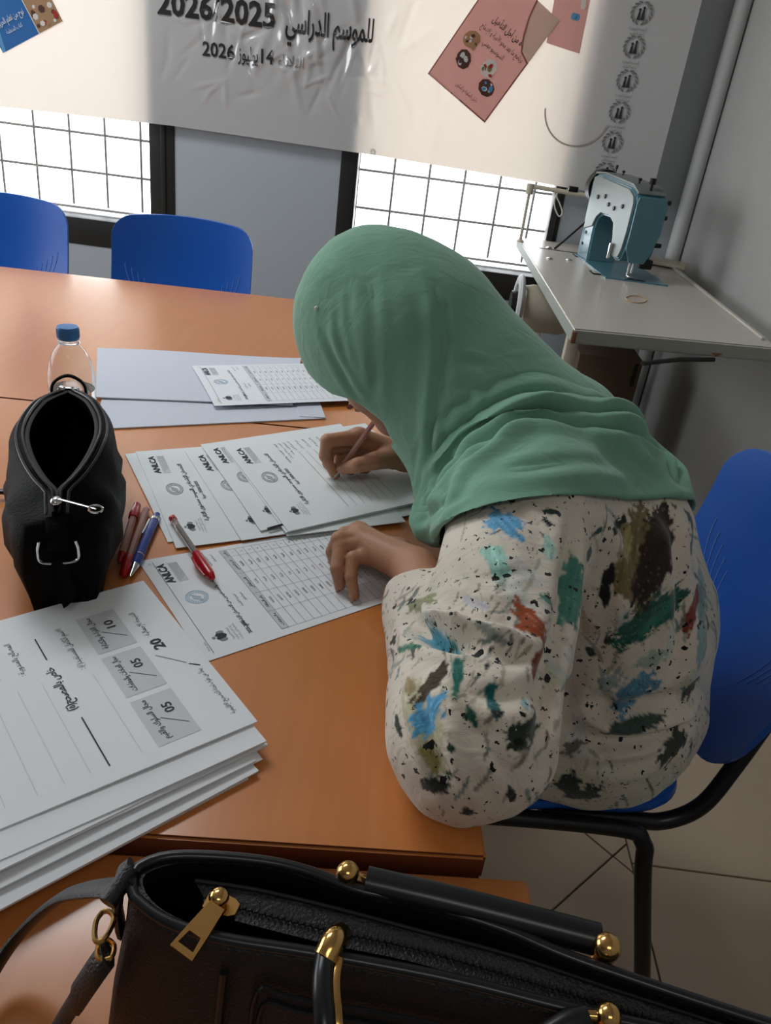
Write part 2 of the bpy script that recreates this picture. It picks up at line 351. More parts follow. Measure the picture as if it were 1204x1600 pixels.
for px in ((267, 187), (583, 237)):
    c = PY(*px, YF - .03); b = MB(); a = np.linspace(0, 2 * PI, 17)[:-1]
    b.tube([c + .008 * np.array([math.cos(t), 0, math.sin(t)]) for t in a], .0025, 6, close=True); b.build('eyelet', MT['dark'], ban)
def mtr(name, c): 
    M = mat(name, c, .35, coat=.5); nt = M.node_tree; t = nt.nodes.new('ShaderNodeBsdfTranslucent'); t.inputs[0].default_value = srgb(*c); x = nt.nodes.new('ShaderNodeMixShader'); x.inputs[0].default_value = .35
    nt.links.new(nt.nodes['Principled BSDF'].outputs[0], x.inputs[1]); nt.links.new(t.outputs[0], x.inputs[2]); nt.links.new(x.outputs[0], nt.nodes['Material Output'].inputs[0]); return M
BM = dict(ink=mat('banner_ink', (30, 32, 34), .35, coat=.6), ink2=mat('banner_ink_grey', (104, 104, 102), .4, coat=.5), pink=mtr('print_pink', (206, 158, 152)), pinkd=mtr('print_pink_dark', (150, 96, 92)), cream=mtr('print_cream', (222, 196, 176)),
          blue=mtr('print_blue', (36, 96, 158)), blue2=mtr('print_sky', (96, 160, 205)), wht=mtr('print_white', (225, 222, 216)), brn=mtr('print_brown', (92, 60, 52)), red=mtr('print_red', (176, 52, 48)), grn=mtr('print_olive', (130, 136, 84)), lg=mtr('print_grey', (170, 160, 152)), tan=mtr('print_tan', (178, 140, 104)))
def layer(o): return lambda x, z: banner_pt(np.asarray(x, float), np.asarray(z, float), o)
def bw(px, py):
    p = PY(px, py, YF - .036)
    for _ in range(3): p = PY(px, py, YF - .036 - .075 * max(0, min(1, (p[0] - .25) / .58)) ** 1.5)
    return p[0], p[2]
# main text (u = x, v = z is up, so flip)
class BPrint(Print):
    def text(s, t, u, v, size, **k):
        s.fn0 = s.fn; base = (u, v); s.fn = lambda a, b_: s.fn0(a, 2 * base[1] - b_); super().text(t, u, v, size, **k); s.fn = s.fn0
bp = BPrint(layer(.0036), (0, -.00008, 0))
x0, z0 = bw(246, 20); x1, _ = bw(430, 40); x3, z3 = bw(582, 66); x4, _ = bw(446, 50)
bp.text('2026/2025', x0, z0, .105, bold=.03, width=x1 - x0); bp.text('للموسم الدراسي', x3, z0 - .005, .10, align='r', bold=.02, width=x3 - x4); bp.build(ban, BM, 'title_lettering')
x0, z0 = bw(316, 86); xa, _ = bw(366, 92); xb, _ = bw(372, 92); xc, _ = bw(403, 96); xd, _ = bw(408, 98); xe, _ = bw(427, 100); xf, _ = bw(434, 102); xg, _ = bw(474, 106)
bp.text('2026', x0, z0, .064, bold=.02, width=xa - x0); bp.text('يوليوز', xb, z0, .064, width=xc - xb, bold=.01); bp.text('14', xd, z0, .064, bold=.02, width=xe - xd); bp.text('الثلاثاء', xf, z0, .05, ink='ink2', width=xg - xf); bp.build(ban, BM, 'date_lettering')
def barnes(px, py, s=.052):
    x, z = bw(px, py)
    for sg in (-1, 1):
        for k in range(7):
            a = -1.25 + k * .42; cx_ = x + sg * s * .62 * math.cos(a); cz_ = z + s * .62 * math.sin(a)
            bp.disc(cx_, cz_, s * .15, 'ink2', 8, .42, rot=(a + PI / 2 + .5) * sg + (0 if sg > 0 else PI))
        bp.ring(x, z, s * .5, s * .03, 'ink2', 10, -1.3 if sg > 0 else PI - 1.3, 1.3 if sg > 0 else PI + 1.3)
    for dx, h in ((-.13, .55), (.12, .8)):
        bp.disc(x + dx * s, z + s * (h * .5 - .12), s * .09, 'ink', 8); bp.poly([(x + (dx - .05) * s, z + s * (h * .5 - .2)), (x + (dx + .05) * s, z + s * (h * .5 - .2)), (x + (dx + .12) * s, z - s * .42), (x + (dx - .12) * s, z - s * .42)], 'ink')
    bp.text('الجمعية المغربية', x, z - s * 1.0, s * .26, align='c', ink='ink2', width=s * 1.1); bp.text('لدعم التعليم', x, z - s * 1.25, s * .22, align='c', ink='ink2', width=s * .9); bp.build(ban, BM, 'emblem')
for p in ((1002, 20), (990, 73), (979, 126), (967, 175), (956, 222), (944, 269)): barnes(*p)
a = np.linspace(-2.95, -.35, 24); cx_, cz_ = .505, 1.275
bp.ring(cx_, cz_, .118, .006, 'lg', 24, PI * 1.02, PI * 1.9)
bp.build(ban, BM, 'curved_line')
# pink booklet print, page frame: origin at the lower-left corner px(757,192) .. left (668,115), going up right
def booklet(A, B, L, wid, fn_o):
    A = np.array(A); B = np.array(B); e = B - A; Wd = np.linalg.norm(e); e /= Wd; up = np.array([-e[1], e[0]])
    sc = wid / 100.
    return lambda u, v: banner_pt(A[0] + (np.asarray(u) * e[0] + (L - np.asarray(v)) * up[0]) * Wd / 100, A[1] + (np.asarray(u) * e[1] + (L - np.asarray(v)) * up[1]) * Wd / 100, fn_o)
A = bw(668, 115); Bq = bw(757, 192)
Q = booklet((Bq[0], Bq[1]), (bw(845, 75)), 0, 0, 0)
e = np.array(Bq) - np.array(A)
fnP = booklet(A, Bq, 150, 100, .0009)
pr = Print(booklet(A, Bq, 150, 100, .0026), (0, -.0002, 0)); pr.rect(0, 0, 100, 150, 'pink', 8); pr.rect(0, 148, 100, 150, 'pinkd'); pr.rect(98, 0, 100, 150, 'pinkd'); pr.rect(0, 0, 1.5, 150, 'pinkd')
pr2 = Print(booklet(A, Bq, 150, 100, .0046), (0, -.0002, 0))
pr2.text('القراءة من أجل التأهيل', 92, 52, 11, align='r', ink='ink', bold=.015, width=62); pr2.text('برنامج ما بعد محو الأمية و الإدماج', 92, 66, 9, align='r', width=70, ink='ink'); pr2.text('السوسيو مهني', 70, 79, 9, align='r', width=34, ink='ink'); pr2.build(ban, BM, 'booklet_title')
pr2.text('دليل المكونة و المكون', 74, 138, 7, align='r', width=36, ink='brn'); pr2.build(ban, BM, 'booklet_lettering')
r = np.random.default_rng(5)
for (cu, cv, cols) in ((22, 84, ('tan', 'wht', 'brn')), (28, 108, ('brn', 'wht', 'brn')), (62, 96, ('wht', 'red', 'grn')), (74, 116, ('brn', 'wht', 'blue2'))):
    pr2.disc(cu, cv, 12, cols[0], 9, .85, r.uniform(0, 3))
    for k in range(9): pr2.disc(cu + r.uniform(-8, 8), cv + r.uniform(-7, 7), r.uniform(2, 5), cols[k % 3], 6, .7, r.uniform(0, 3))
    pr2.build(ban, BM, 'booklet_picture')
# cream swoosh with a dark border
sw = [(100, 62), (84, 56), (74, 40), (66, 20), (62, 0), (100, 0)]; pr2.poly(sw, 'cream')
for (p, q2) in zip(sw[:4], sw[1:5]): pr2.line(*p, *q2, w=2.2, ink='pinkd')
pr.build(ban, BM, 'booklet_print'); pr2.build(ban, BM, 'booklet_swoosh')
# second pink sheet behind its corner, at the right
C0 = bw(868, 72); C1 = bw(905, 84); pr = Print(lambda u, v: banner_pt(C0[0] + u * (C1[0] - C0[0]) - v * -.00, C0[1] + u * (C1[1] - C0[1]) + v, .0018), (0, -.0002, 0))
pr.rect(-.4, 0, 1, .30, 'pink', 4); pr3 = Print(lambda u, v: banner_pt(C0[0] + u * (C1[0] - C0[0]) + .18 * v, C0[1] + u * (C1[1] - C0[1]) + v, .0034), (0, -.0002, 0))
for k in range(16): pr3.disc(r.uniform(0, .9), r.uniform(.09, .28), .0, 'red') if 0 else pr3.poly([(a_ + .11 * math.cos(t), b_ + .012 * math.sin(t)) for a_, b_ in [(r.uniform(0.1, .75), r.uniform(.09, .27))] for t in np.linspace(0, 2 * PI, 7)[:-1]], ('red', 'brn', 'wht', 'blue2')[k % 4])
pr.build(ban, BM, 'booklet_print'); pr3.build(ban, BM, 'booklet_picture')
# blue booklet at the left edge
A = np.array(bw(-62, 20)); Bq = np.array(bw(5, 83)); Cq = np.array(bw(98, 33)); eu = (Cq - Bq); n_ = np.array([-eu[1], eu[0]]); 
fb = lambda o: (lambda u, v: banner_pt(Bq[0] + np.asarray(u) * eu[0] + np.asarray(v) * n_[0], Bq[1] + np.asarray(u) * eu[1] + np.asarray(v) * n_[1], o))
pr = Print(fb(.0026), (0, -.0001, 0)); pr.rect(0, 0, 1, 1.5, 'blue', 6); p4 = Print(fb(.0040), (0, -.0001, 0)); p4.poly([(.62, 0), (1, 0), (1, .9), (.62, .9)], 'tan'); p4.poly([(0, .0), (.05, 0), (.3, .9), (.22, .9)], 'blue2')
for k in range(26): p4.disc(r.uniform(.66, .97), r.uniform(.03, .85), r.uniform(.02, .05), ('brn', 'red', 'wht', 'tan')[k % 4], 6) if 1 else 0
p4.line(.62, 0, .62, .9, .012, 'wht')
p5 = Print(lambda u, v: fb(.0080)(np.asarray(u), .58 - np.asarray(v)), (0, -.0001, 0)); p5.text('نوح من تعلم الحروف', .1, .3, .1, ink='wht', width=.46, bold=.01); p5.build(ban, BM, 'booklet_title'); p5.text('كتاب المتعلمة', .2, .42, .07, ink='wht', width=.26)
pr.build(ban, BM, 'booklet_print'); p4.build(ban, BM, 'booklet_picture'); p5.build(ban, BM, 'booklet_lettering')
# ================================================================ tables
def table(name, label, quad, ztop, th=.028, ins=.93):
    t = thing(name, label, 'table', tuple(np.mean(quad, 0)) + (0,))
    b = MB(); q = [tuple(p) for p in quad]
    b.prism(q, ((0, 0, ztop - th), (1, 0, 0), (0, 1, 0)), (0, 0, th))
    bm = bmesh.new(); me0 = bpy.data.meshes.new('x'); me0.from_pydata(b.v[0].tolist(), [], b.f); bm.from_mesh(me0); bmesh.ops.bevel(bm, geom=bm.edges[:], offset=.0025, segments=2, affect='EDGES')
    bm.verts.index_update(); b2 = MB().add([x.co[:] for x in bm.verts], [tuple(v_.index for v_ in fc.verts) for fc in bm.faces], 0); b2.mi = [0 if abs(fc.normal.z) > .6 else 1 for fc in bm.faces]; bm.free()
    b2.build('tabletop', [MT['wood'], MT['wedge']], t, smooth=30)
    c = np.mean(quad, 0)
    for p in quad:
        p = np.array(p) * ins + c * (1 - ins); MB().box((p[0], p[1], (ztop - th - .001) / 2), (.035, .035, ztop - th - .001), bev=.003).build('leg', MT['tube'], t)
    for k in range(4):
        p = np.array(quad[k]) * ins + c * (1 - ins); n_ = np.array(quad[(k + 1) % 4]) * ins + c * (1 - ins); m_ = (p + n_) / 2; L = np.linalg.norm(n_ - p) - .035
        MB().box((m_[0], m_[1], ztop - th - .03), (L, .02, .056), rz=math.atan2(n_[1] - p[1], n_[0] - p[0])).build('apron', MT['tube'], t)
    return t
TZ = .75
n1, n1b = P(195, 1304, TZ)[:2], P(760, 1341, TZ)[:2]; s0, s1 = P(0, 621, TZ)[:2], P(520, 625, TZ)[:2]; f0, f1 = P(0, 422, TZ)[:2], P(470, 470, TZ)[:2]
du = (n1b - n1) / np.linalg.norm(n1b - n1); dv = np.array([-du[1], du[0]])
near_r = n1b
def ext(p, q, x): t = (x - p[0]) / (q[0] - p[0]); return p + (q - p) * t
e_r = near_r + dv * 3
def isect(a, b, c, d):
    r = b - a; s = d - c; t = ((c - a)[0] * s[1] - (c - a)[1] * s[0]) / (r[0] * s[1] - r[1] * s[0]); return a + r * t
seam_r = isect(near_r, e_r, s0, s0 + du); far_r = isect(near_r, e_r, f0, f1)
wk = table('work_table', 'long orange wood table the woman is writing on', [near_r - du * 1.6, near_r, seam_r, seam_r - du * 1.6], TZ)
sp = dv * .0008
table('meeting_table', 'wood table at the back, reflecting the windows, with the blue chairs behind it', [seam_r - du * 1.6 + sp, seam_r + sp, far_r, far_r - du * 1.6 - dv * .0], TZ, ins=.6)
TZ2 = .732
a_, b_, c_ = P(150, 1322, TZ2)[:2], P(822, 1366, TZ2)[:2], P(838, 1425, TZ2)[:2]
d2 = (b_ - a_) / np.linalg.norm(b_ - a_); v2 = np.array([-d2[1], d2[0]])
b_ = b_ - v2 * .005
table('side_table', 'slightly lower wood table in the foreground under the large black handbag', [b_ - d2 * 1.5 - v2 * .55, b_ - v2 * .55, b_, b_ - d2 * 1.5], TZ2)

# ================================================================ chairs
def make_chair(label, group=None):
    t = thing('plastic_chair', label, 'chair', (0, 0, 0), group)
    # backrest shell: front faces -y, leans back, tapers and rounds at the corners
    def shell(off):
        rows = []; nz = 26; nxx = 26; w = .208; rt = .055; rb = .16
        for k in range(nz + 1):
            s = k / nz; r = []
            for i in range(nxx + 1):
                u = math.sin((-1 + 2 * i / nxx) * PI / 2); x = w * u; ax = abs(x)
                zt = .868 - .014 * u * u; zb = .470
                if ax > w - rt: zt -= rt - math.sqrt(max(0, rt * rt - (ax - w + rt) ** 2))
                if ax > w - rb: zb += .8 * (rb - math.sqrt(max(0, rb * rb - (ax - w + rb) ** 2)))
                z = zb + (zt - zb) * s; ss = (z - .47) / .40
                r.append((x, .218 + .105 * ss - .045 * (x / .2) ** 2 + .02 * math.sin(ss * PI) + off, z))
            rows.append(r)
        return rows
    A = shell(0); B = shell(.010); nk = len(A); n = len(A[0]); b = MB(); vv = [p for r in A for p in r] + [p for r in B for p in r]; N = nk * n; f = []
    for k in range(nk - 1):
        for i in range(n - 1):
            q_ = (k * n + i, k * n + i + 1, (k + 1) * n + i + 1, (k + 1) * n + i); f.append(q_); f.append(tuple(x + N for x in q_[::-1]))
    per = [k * n for k in range(nk)] + [(nk - 1) * n + i for i in range(1, n)] + [k * n + n - 1 for k in range(nk - 2, -1, -1)] + [i for i in range(n - 2, 0, -1)]
    for i in range(len(per)): a, c = per[i], per[(i + 1) % len(per)]; f.append((a, a + N, c + N, c))
    bo = b.add(vv, f).build('backrest', MT['blue'], t, smooth=50)
    bo.modifiers.new('round', 'BEVEL').width = .003; bo.modifiers['round'].segments = 2; bo.modifiers['round'].limit_method = 'ANGLE'
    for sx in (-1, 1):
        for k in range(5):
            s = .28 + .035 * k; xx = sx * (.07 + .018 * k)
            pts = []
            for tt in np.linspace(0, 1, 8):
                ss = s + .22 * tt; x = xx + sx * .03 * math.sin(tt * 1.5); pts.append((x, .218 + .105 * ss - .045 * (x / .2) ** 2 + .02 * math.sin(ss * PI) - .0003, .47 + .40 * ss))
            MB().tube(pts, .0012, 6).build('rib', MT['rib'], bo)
    # seat
    poly = []
    for a in np.linspace(0, 2 * PI, 48, endpoint=False):
        c, s = math.cos(a), math.sin(a); e = 2 / 4.5; poly.append((.215 * abs(c) ** e * (1 if c > 0 else -1) * (1.0 if s < 0 else .94), .20 * abs(s) ** e * (1 if s > 0 else -1)))
    poly = np.array(poly); rs = []
    poly[:, 0] *= .97; poly[:, 1] *= .98
    for sc, z in ((.15, .418), (.9, .418), (.97, .424), (1, .434), (.985, .443), (.9, .445), (.6, .438), (.3, .434), (.05, .433)): rs.append(np.column_stack([poly * sc, np.full(48, z) + (.0 if z < .43 else .006 * (poly[:, 1] * sc / .2) ** 2 - .012 * (poly[:, 1] < 0) * (poly[:, 1] * sc / .2) ** 4)]))
    MB().rings(rs).build('seat', MT['blue'], t, smooth=50)
    for sx in (-1, 1):
        pts = smooth_path([(sx * .235, -.27, .013), (sx * .222, -.225, .33), (sx * .215, -.20, .395), (sx * .205, -.15, .412), (sx * .205, .08, .412), (sx * .213, .125, .395), (sx * .222, .14, .33), (sx * .24, .22, .013)], 6)
        MB().tube(pts, .0125, 12).build('leg_frame', MT['tube'], t)
        for e_ in ((sx * .235, -.27), (sx * .24, .22)): MB().cyl((*e_, .0), (*e_, .03), .017, .015).build('foot_cap', MT['rub'], t)
        pts = smooth_path([(sx * .18, -.02, .402), (sx * .18, .10, .404), (sx * .18, .16, .405), (sx * .178, .208, .44), (sx * .165, .240, .51), (sx * .15, .270, .60), (sx * .14, .292, .68)], 6)
        MB().tube(pts, .0125, 12).build('back_tube', MT['tube'], t)
    MB().tube([(-.2, -.12, .40), (.2, -.12, .40)], .009, 8).build('cross_tube', MT['tube'], t); MB().tube([(-.2, .06, .40), (.2, .06, .40)], .009, 8).build('cross_tube', MT['tube'], t)
    return t
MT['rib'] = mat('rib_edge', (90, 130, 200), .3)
ch = make_chair('blue plastic chair with black tube frame that the woman sits on')
def place(c, x, y, rz, label): c.location = (x, y, 0); c.rotation_euler = (0, 0, rz); c['label'] = label; return c
G = None
WOMAN_CHAIR = ch
cA = copy_tree(ch); cB = copy_tree(ch); cC = copy_tree(ch)
place(ch, .285, 1.005, -PI / 2 + .06, 'blue plastic chair with black tube frame that the woman sits on')
place(cA, -.685, 2.16, .06, 'empty blue chair whose whole backrest shows behind the table')
place(cB, -1.245, 2.16, .04, 'blue plastic chair cut by the picture\'s left edge, under the left window')
place(cC, -.03, 2.14, -.05, 'blue plastic chair almost hidden behind the green headscarf')

# ================================================================ sheets
def quadfn(TL, TR, BR, BL, Wd, H, z, curl=None):
    TL, TR, BR, BL = [np.asarray(p, float)[:2] for p in (TL, TR, BR, BL)]
    def fn(u, v, dz=0.0):
        u = np.asarray(u, float) / Wd; v = np.asarray(v, float) / H
        p = (TL[None] * ((1 - u) * (1 - v))[:, None] + TR[None] * (u * (1 - v))[:, None] + BR[None] * (u * v)[:, None] + BL[None] * ((1 - u) * v)[:, None])
        zz = z + dz + (curl(u, v) if curl else 0)
        return np.column_stack([p, np.broadcast_to(zz, len(p))])
    return fn
def rectcorners(TL, TRdir, Wm, Hm):
    TL = np.asarray(TL)[:2]; r = np.asarray(TRdir)[:2] - TL; r = r / np.linalg.norm(r); d = np.array([r[1], -r[0]])
    return TL, TL + r * Wm, TL + r * Wm + d * Hm, TL + d * Hm
def sheet(name, label, cat, corners, z, Wd=210, H=297, th=.0006, curl=None, mt='paper', group=None, n=10):
    fn = quadfn(*corners, Wd, H, z, curl); t = thing(name, label, cat, tuple(np.mean([np.asarray(c)[:2] for c in corners], 0)) + (z,), group)
    k = n + 1; uu, vv = np.meshgrid(np.linspace(0, Wd, k), np.linspace(0, H, k)); top = fn(uu.ravel(), vv.ravel(), th); bot = fn(uu.ravel(), vv.ravel(), 0); N = k * k; f = []
    for j in range(n):
        for i in range(n): q_ = (j * k + i, j * k + i + 1, (j + 1) * k + i + 1, (j + 1) * k + i); f.append(q_); f.append(tuple(x + N for x in q_[::-1]))
    per = list(range(k)) + [j * k + n for j in range(1, k)] + [n * k + i for i in range(n - 1, -1, -1)] + [j * k for j in range(n - 1, 0, -1)]
    for i in range(len(per)): a, c = per[i], per[(i + 1) % len(per)]; f.append((a, a + N, c + N, c))
    b = MB().add(np.concatenate([top, bot]), f); b.build('paper_sheet', MT[mt], t, smooth=False)
    return t, Print(lambda u, v: fn(u, v, th + .00025))
INK = dict(ink='printing', ink2='grey_printing', ink3='shaded_box', inkb='blue_seal')
def header(p, big=1.0):
    # logo at the page right, seal in the middle, ministry emblem at the left
    p.text('ANLCA', 150, 25, 14, bold=.035, width=44 * big); p.rect(150, 29, 194, 41, 'ink3', 2)
    for k in range(4): p.text('الوكالة الوطنية لمحاربة الأمية', 192, 32 + 2.7 * k, 2.4, align='r', ink='ink2', width=40 - 3 * k)
def seal(p, u, v, r=12, ink='ink2'):
    p.ring(u, v, r, .9, ink); p.ring(u, v, r * .68, .7, ink, 22)
    for k in range(26): a = k * 2 * PI / 26; p.line(u + r * .76 * math.cos(a), v + r * .76 * math.sin(a), u + r * .92 * math.cos(a), v + r * .92 * math.sin(a), .9, ink, 1)
    for k in (-1, 0, 1): p.line(u - r * .4 + k * r * .28, v + r * .35, u + r * .15 + k * r * .28, v - r * .4, r * .09, ink, 2)
def emblem(p, u, v, s=1.0):
    p.poly([(u - 5 * s, v - 3 * s), (u - 2.5 * s, v - 5.5 * s), (u, v - 3.5 * s), (u + 2.5 * s, v - 5.5 * s), (u + 5 * s, v - 3 * s), (u + 3.6 * s, v + 4 * s), (u, v + 6.5 * s), (u - 3.6 * s, v + 4 * s)], 'ink')
    p.disc(u - 6 * s, v + 1 * s, 2.6 * s, 'ink2', 8, 1.6); p.disc(u + 6 * s, v + 1 * s, 2.6 * s, 'ink2', 8, 1.6); p.disc(u, v - 7.5 * s, 2 * s, 'ink2', 8)
    for k, t in enumerate(('المملكة المغربية', 'وزارة التربية الوطنية', 'والتعليم الأولي والرياضة')): p.text(t, u, v + (11 + 4 * k) * s, 3.2 * s, align='c', ink='ink2', width=(20 + 4 * k) * s)
def tablepage(p, full=True):
    header(p); seal(p, 112, 36, 13, 'inkb'); emblem(p, 32, 32, 1.1)
    p.line(8, 14, 202, 14, .5); p.text('13', 196, 11, 4); p.text('ملحق رقم 13', 14, 12, 3, width=16)
    p.text('لائحة المستفيدات والمستفيدين من الامتحان الإشهادي', 105, 66, 6, align='c', bold=.02, width=140); p.text('2026-2025', 22, 66, 6, bold=.02, width=25)
    for k, (t, u) in enumerate((('الأكاديمية الجهوية', 195), ('المديرية الإقليمية', 100))): p.text(t, u, 78, 4.2, align='r', width=26); p.text(('اسم المركز', 'اسم المكون')[k], u, 86, 4.2, align='r', width=18)
    cols = [12, 50, 92, 140, 182, 200]; nr = 17; v0 = 98; rh = 11.2
    p.rect(12, v0, 200, v0 + 9, 'ink3', 4)
    for k in range(nr + 1): v = v0 + (0 if k == 0 else 9 + rh * (k - 1)); p.line(12, v, 200, v, .45, 'ink2')
    for c in cols: p.line(c, v0, c, v0 + 9 + rh * (nr - 1), .45, 'ink2')
    for k, t in enumerate(('ملاحظات', 'رقم البطاقة', 'الاسم العائلي', 'الاسم الشخصي', 'رقم')): p.text(t, (cols[k] + cols[k + 1]) / 2, v0 + 6.6, 5, align='c', width=min(26, (cols[k + 1] - cols[k]) * .72), bold=.01)
    nm = ('فاطمة', 'خديجة', 'عائشة', 'مليكة', 'حليمة', 'نعيمة', 'زهرة', 'رشيدة'); rr = random.Random(4)
    for k in range(nr - 1):
        v = v0 + 9 + rh * k + 7.4
        p.text(str(k + 1), 191, v, 4.6, align='c'); p.text(nm[k % 8], 161, v, 5, align='c', bold=.01); p.text(nm[(k * 3 + 2) % 8], 116, v, 5, align='c')
        if k < 13: p.text('R%d' % (41000 + 977 * k), 71, v, 4.4, align='c')
def exampage(p):
    header(p); seal(p, 112, 34, 12.5); emblem(p, 34, 32, 1.0)
    p.text('الامتحان الإشهادي الموحد مستوى الثانية', 105, 62, 9, align='c', bold=.02, width=128); p.text('2026/2025 دورة', 105, 73, 7, align='c', bold=.02, width=40)
    for k, (t, w_) in enumerate((('المادة : القراءة والكتابة', 54), ('المدة : ساعة ونصف', 44), ('المعامل : واحد', 34))): p.text(t, 190, 90 + 9 * k, 5.5, align='r', width=w_, ink='ink')
    for k in range(7):
        v = 118 + 15 * k; p.text(('الاسم الكامل', 'رقم الامتحان', 'المركز', 'الجهة', 'الإقليم', 'التاريخ', 'التوقيع')[k], 192, v, 6, align='r', width=26, ink='ink2'); p.line(20, v + 1, 160, v + 1, .5, 'ink' if k % 2 == 0 else 'ink2')
def scorepage(p):
    # lower part of a booklet page (v grows to the page foot)
    p.text('لجنة التقويم الموحدة للمستفيد(ة) :', 176, 104, 5.4, align='r', width=84)
    p.text('توقيع المصحح(ة)', 170, 84, 7, align='r', width=42); p.line(20, 84, 80, 84, .9)
    p.text('مركز الامتحان :', 176, 121, 5.4, align='r', width=34); p.text('النتيجة المحصلة :', 176, 136, 5.4, align='r', width=40); p.text('المصالح بالمندوبية :', 176, 151, 5.4, align='r', width=44)
    for v in (110, 127, 142, 157): p.line(14, v, 118, v, .35, 'ink3')
    p.line(142, 167, 172, 167, .9); p.text('خاص بالمصحح(ة)', 132, 168, 8, align='r', bold=.015, width=54); p.line(14, 168, 68, 168, .9)
    p.text('الاسم الكامل للمستفيد(ة) :', 176, 186, 6, align='r', width=58); p.line(14, 188, 110, 188, .35, 'ink3')
    for k, (t, n_) in enumerate((('مجال القراءة والكتابة', '10'), ('مجال العبادات والمعاملات', '05'), ('مجال السلوك والقيم', '05'))):
        u1 = 181 - 58 * k; u0 = u1 - 52; p.rect(u0, 198, u1, 226, 'ink3', 3); p.text(t, u1 - 3, 207, 5.6, align='r', width=45, bold=.01); p.text(n_, u1 - 24, 220, 9, bold=.02, width=11); p.line(u0 + 12, 223, u0 + 26, 209, .5)
    p.text('النتيجة الإجمالية :', 168, 237, 5.6, align='r', width=38); p.text('20', 112, 241, 11, bold=.03, width=14); p.line(86, 246, 106, 231, .5)
    p.text('يملأ من طرف لجنة التصحيح الإقليمية', 74, 252, 5, align='r', width=58); p.line(84, 247, 78, 253, .9, 'ink')
# --- back of the table: two envelopes and a list
def qd(z, *px): return [P(x, y, z)[:2] for x, y in px]
def envelope(label, corners, z, flapside):
    t, p = sheet('envelope', label, 'envelope', corners, z, 100, 100, .0022, mt='env', curl=lambda u, v: .0014 * np.sin(u * 6) * (1 - v))
    TLc, TRc, BRc, BLc = [np.asarray(c) for c in corners]
    fn = quadfn(TLc, TRc, BRc, BLc, 100, 100, z, lambda u, v: .0014 * np.sin(u * 6) * (1 - v)); b = MB()
    uu = np.array([88, 100, 100, 88.]); vv = np.array([6, 0, 100, 94.]); top = fn(uu, vv, .0034); bot = fn(uu, vv, .0022); b.add(np.concatenate([top, bot]), [(0, 1, 2, 3), (7, 6, 5, 4), (0, 4, 5, 1), (1, 5, 6, 2), (2, 6, 7, 3), (3, 7, 4, 0)]); b.build('flap', MT['env'], t, smooth=False)
    return t
envelope('lower white envelope under the other one, nearer the woman\'s exam papers', qd(.7505, (165, 592), (488, 600), (508, 655), (150, 672)), .7505, 1)
envelope('upper white envelope at the back of the table beside the water bottle', qd(.7545, (152, 545), (470, 561), (457, 634), (150, 622)), .7545, 1)
t, p = sheet('paper_sheet', 'printed name list lying on the white envelopes beside the headscarf', 'paper', rectcorners(P(335, 635, .759), P(298, 570, .759), .21, .297), .7595, curl=lambda u, v: .002 * np.sin(u * 3))
tablepage(p); p.build(t)
# --- name list under the left hand
LT = (P(320, 1036, .75)[:2], P(216, 878, .75)[:2], P(552, 820, .75)[:2], None); LT = (LT[0], LT[1], LT[2], P(662, 921, .75)[:2])
t, p = sheet('paper_sheet', 'printed name list with a ruled grid under the woman\'s left hand', 'paper', LT, .7505)
tablepage(p); p.build(t)
# --- exam booklets
ex = [  # label, near corner (page top left), far corner (page top right), z, W, H, printed
    ('bottom exam sheet of the fanned pile, only its left corner showing by the pens', (262, 848), (202, 724), .7508, .27, .25, 0),
    ('green-tinted exam sheet leftmost in the pile, seal and title in full view', (275, 857), (205, 691), .7525, .29, .27, 1),
    ('exam sheet peeking out right below the leftmost one, letters half covered', (377, 845), (290, 708), .7545, .28, .27, 1),
    ('plain sheet sticking out to the right at the bottom of the exam pile', (448, 838), (400, 760), .7560, .17, .175, 0),
    ('exam sheet second from the top, its corner just left of the sheet being written on', (407, 830), (307, 686), .7575, .28, .26, 1),
    ('loose exam sheet directly beneath the one being written on', (446, 833), (352, 704), .7592, .27, .27, 0),
    ('top exam sheet the woman is writing on with her pen', (450, 831), (349, 697), .7612, .28, .27, 2)]
for lab, n_, f_, z, w_, h_, pr_ in ex:
    c = rectcorners(P(*n_, z), P(*f_, z), w_, h_)
    if lab.startswith('top exam') or 'second from' in lab or 'loose' in lab:   # booklet tops run a little towards the viewer
        TL, TR, BR, BL = c; rot = math.radians(7); R2 = np.array([[math.cos(rot), -math.sin(rot)], [math.sin(rot), math.cos(rot)]]); d = R2 @ (BL - TL); c = (TL, TR, TR + d, TL + d)
    t, p = sheet('exam_sheet', lab, 'paper', c, z, th=.0009, mt='paper2', curl=(lambda u, v: .0012 * (1 - v) * np.sin(u * PI)))
    if pr_: exampage(p); p.build(t)
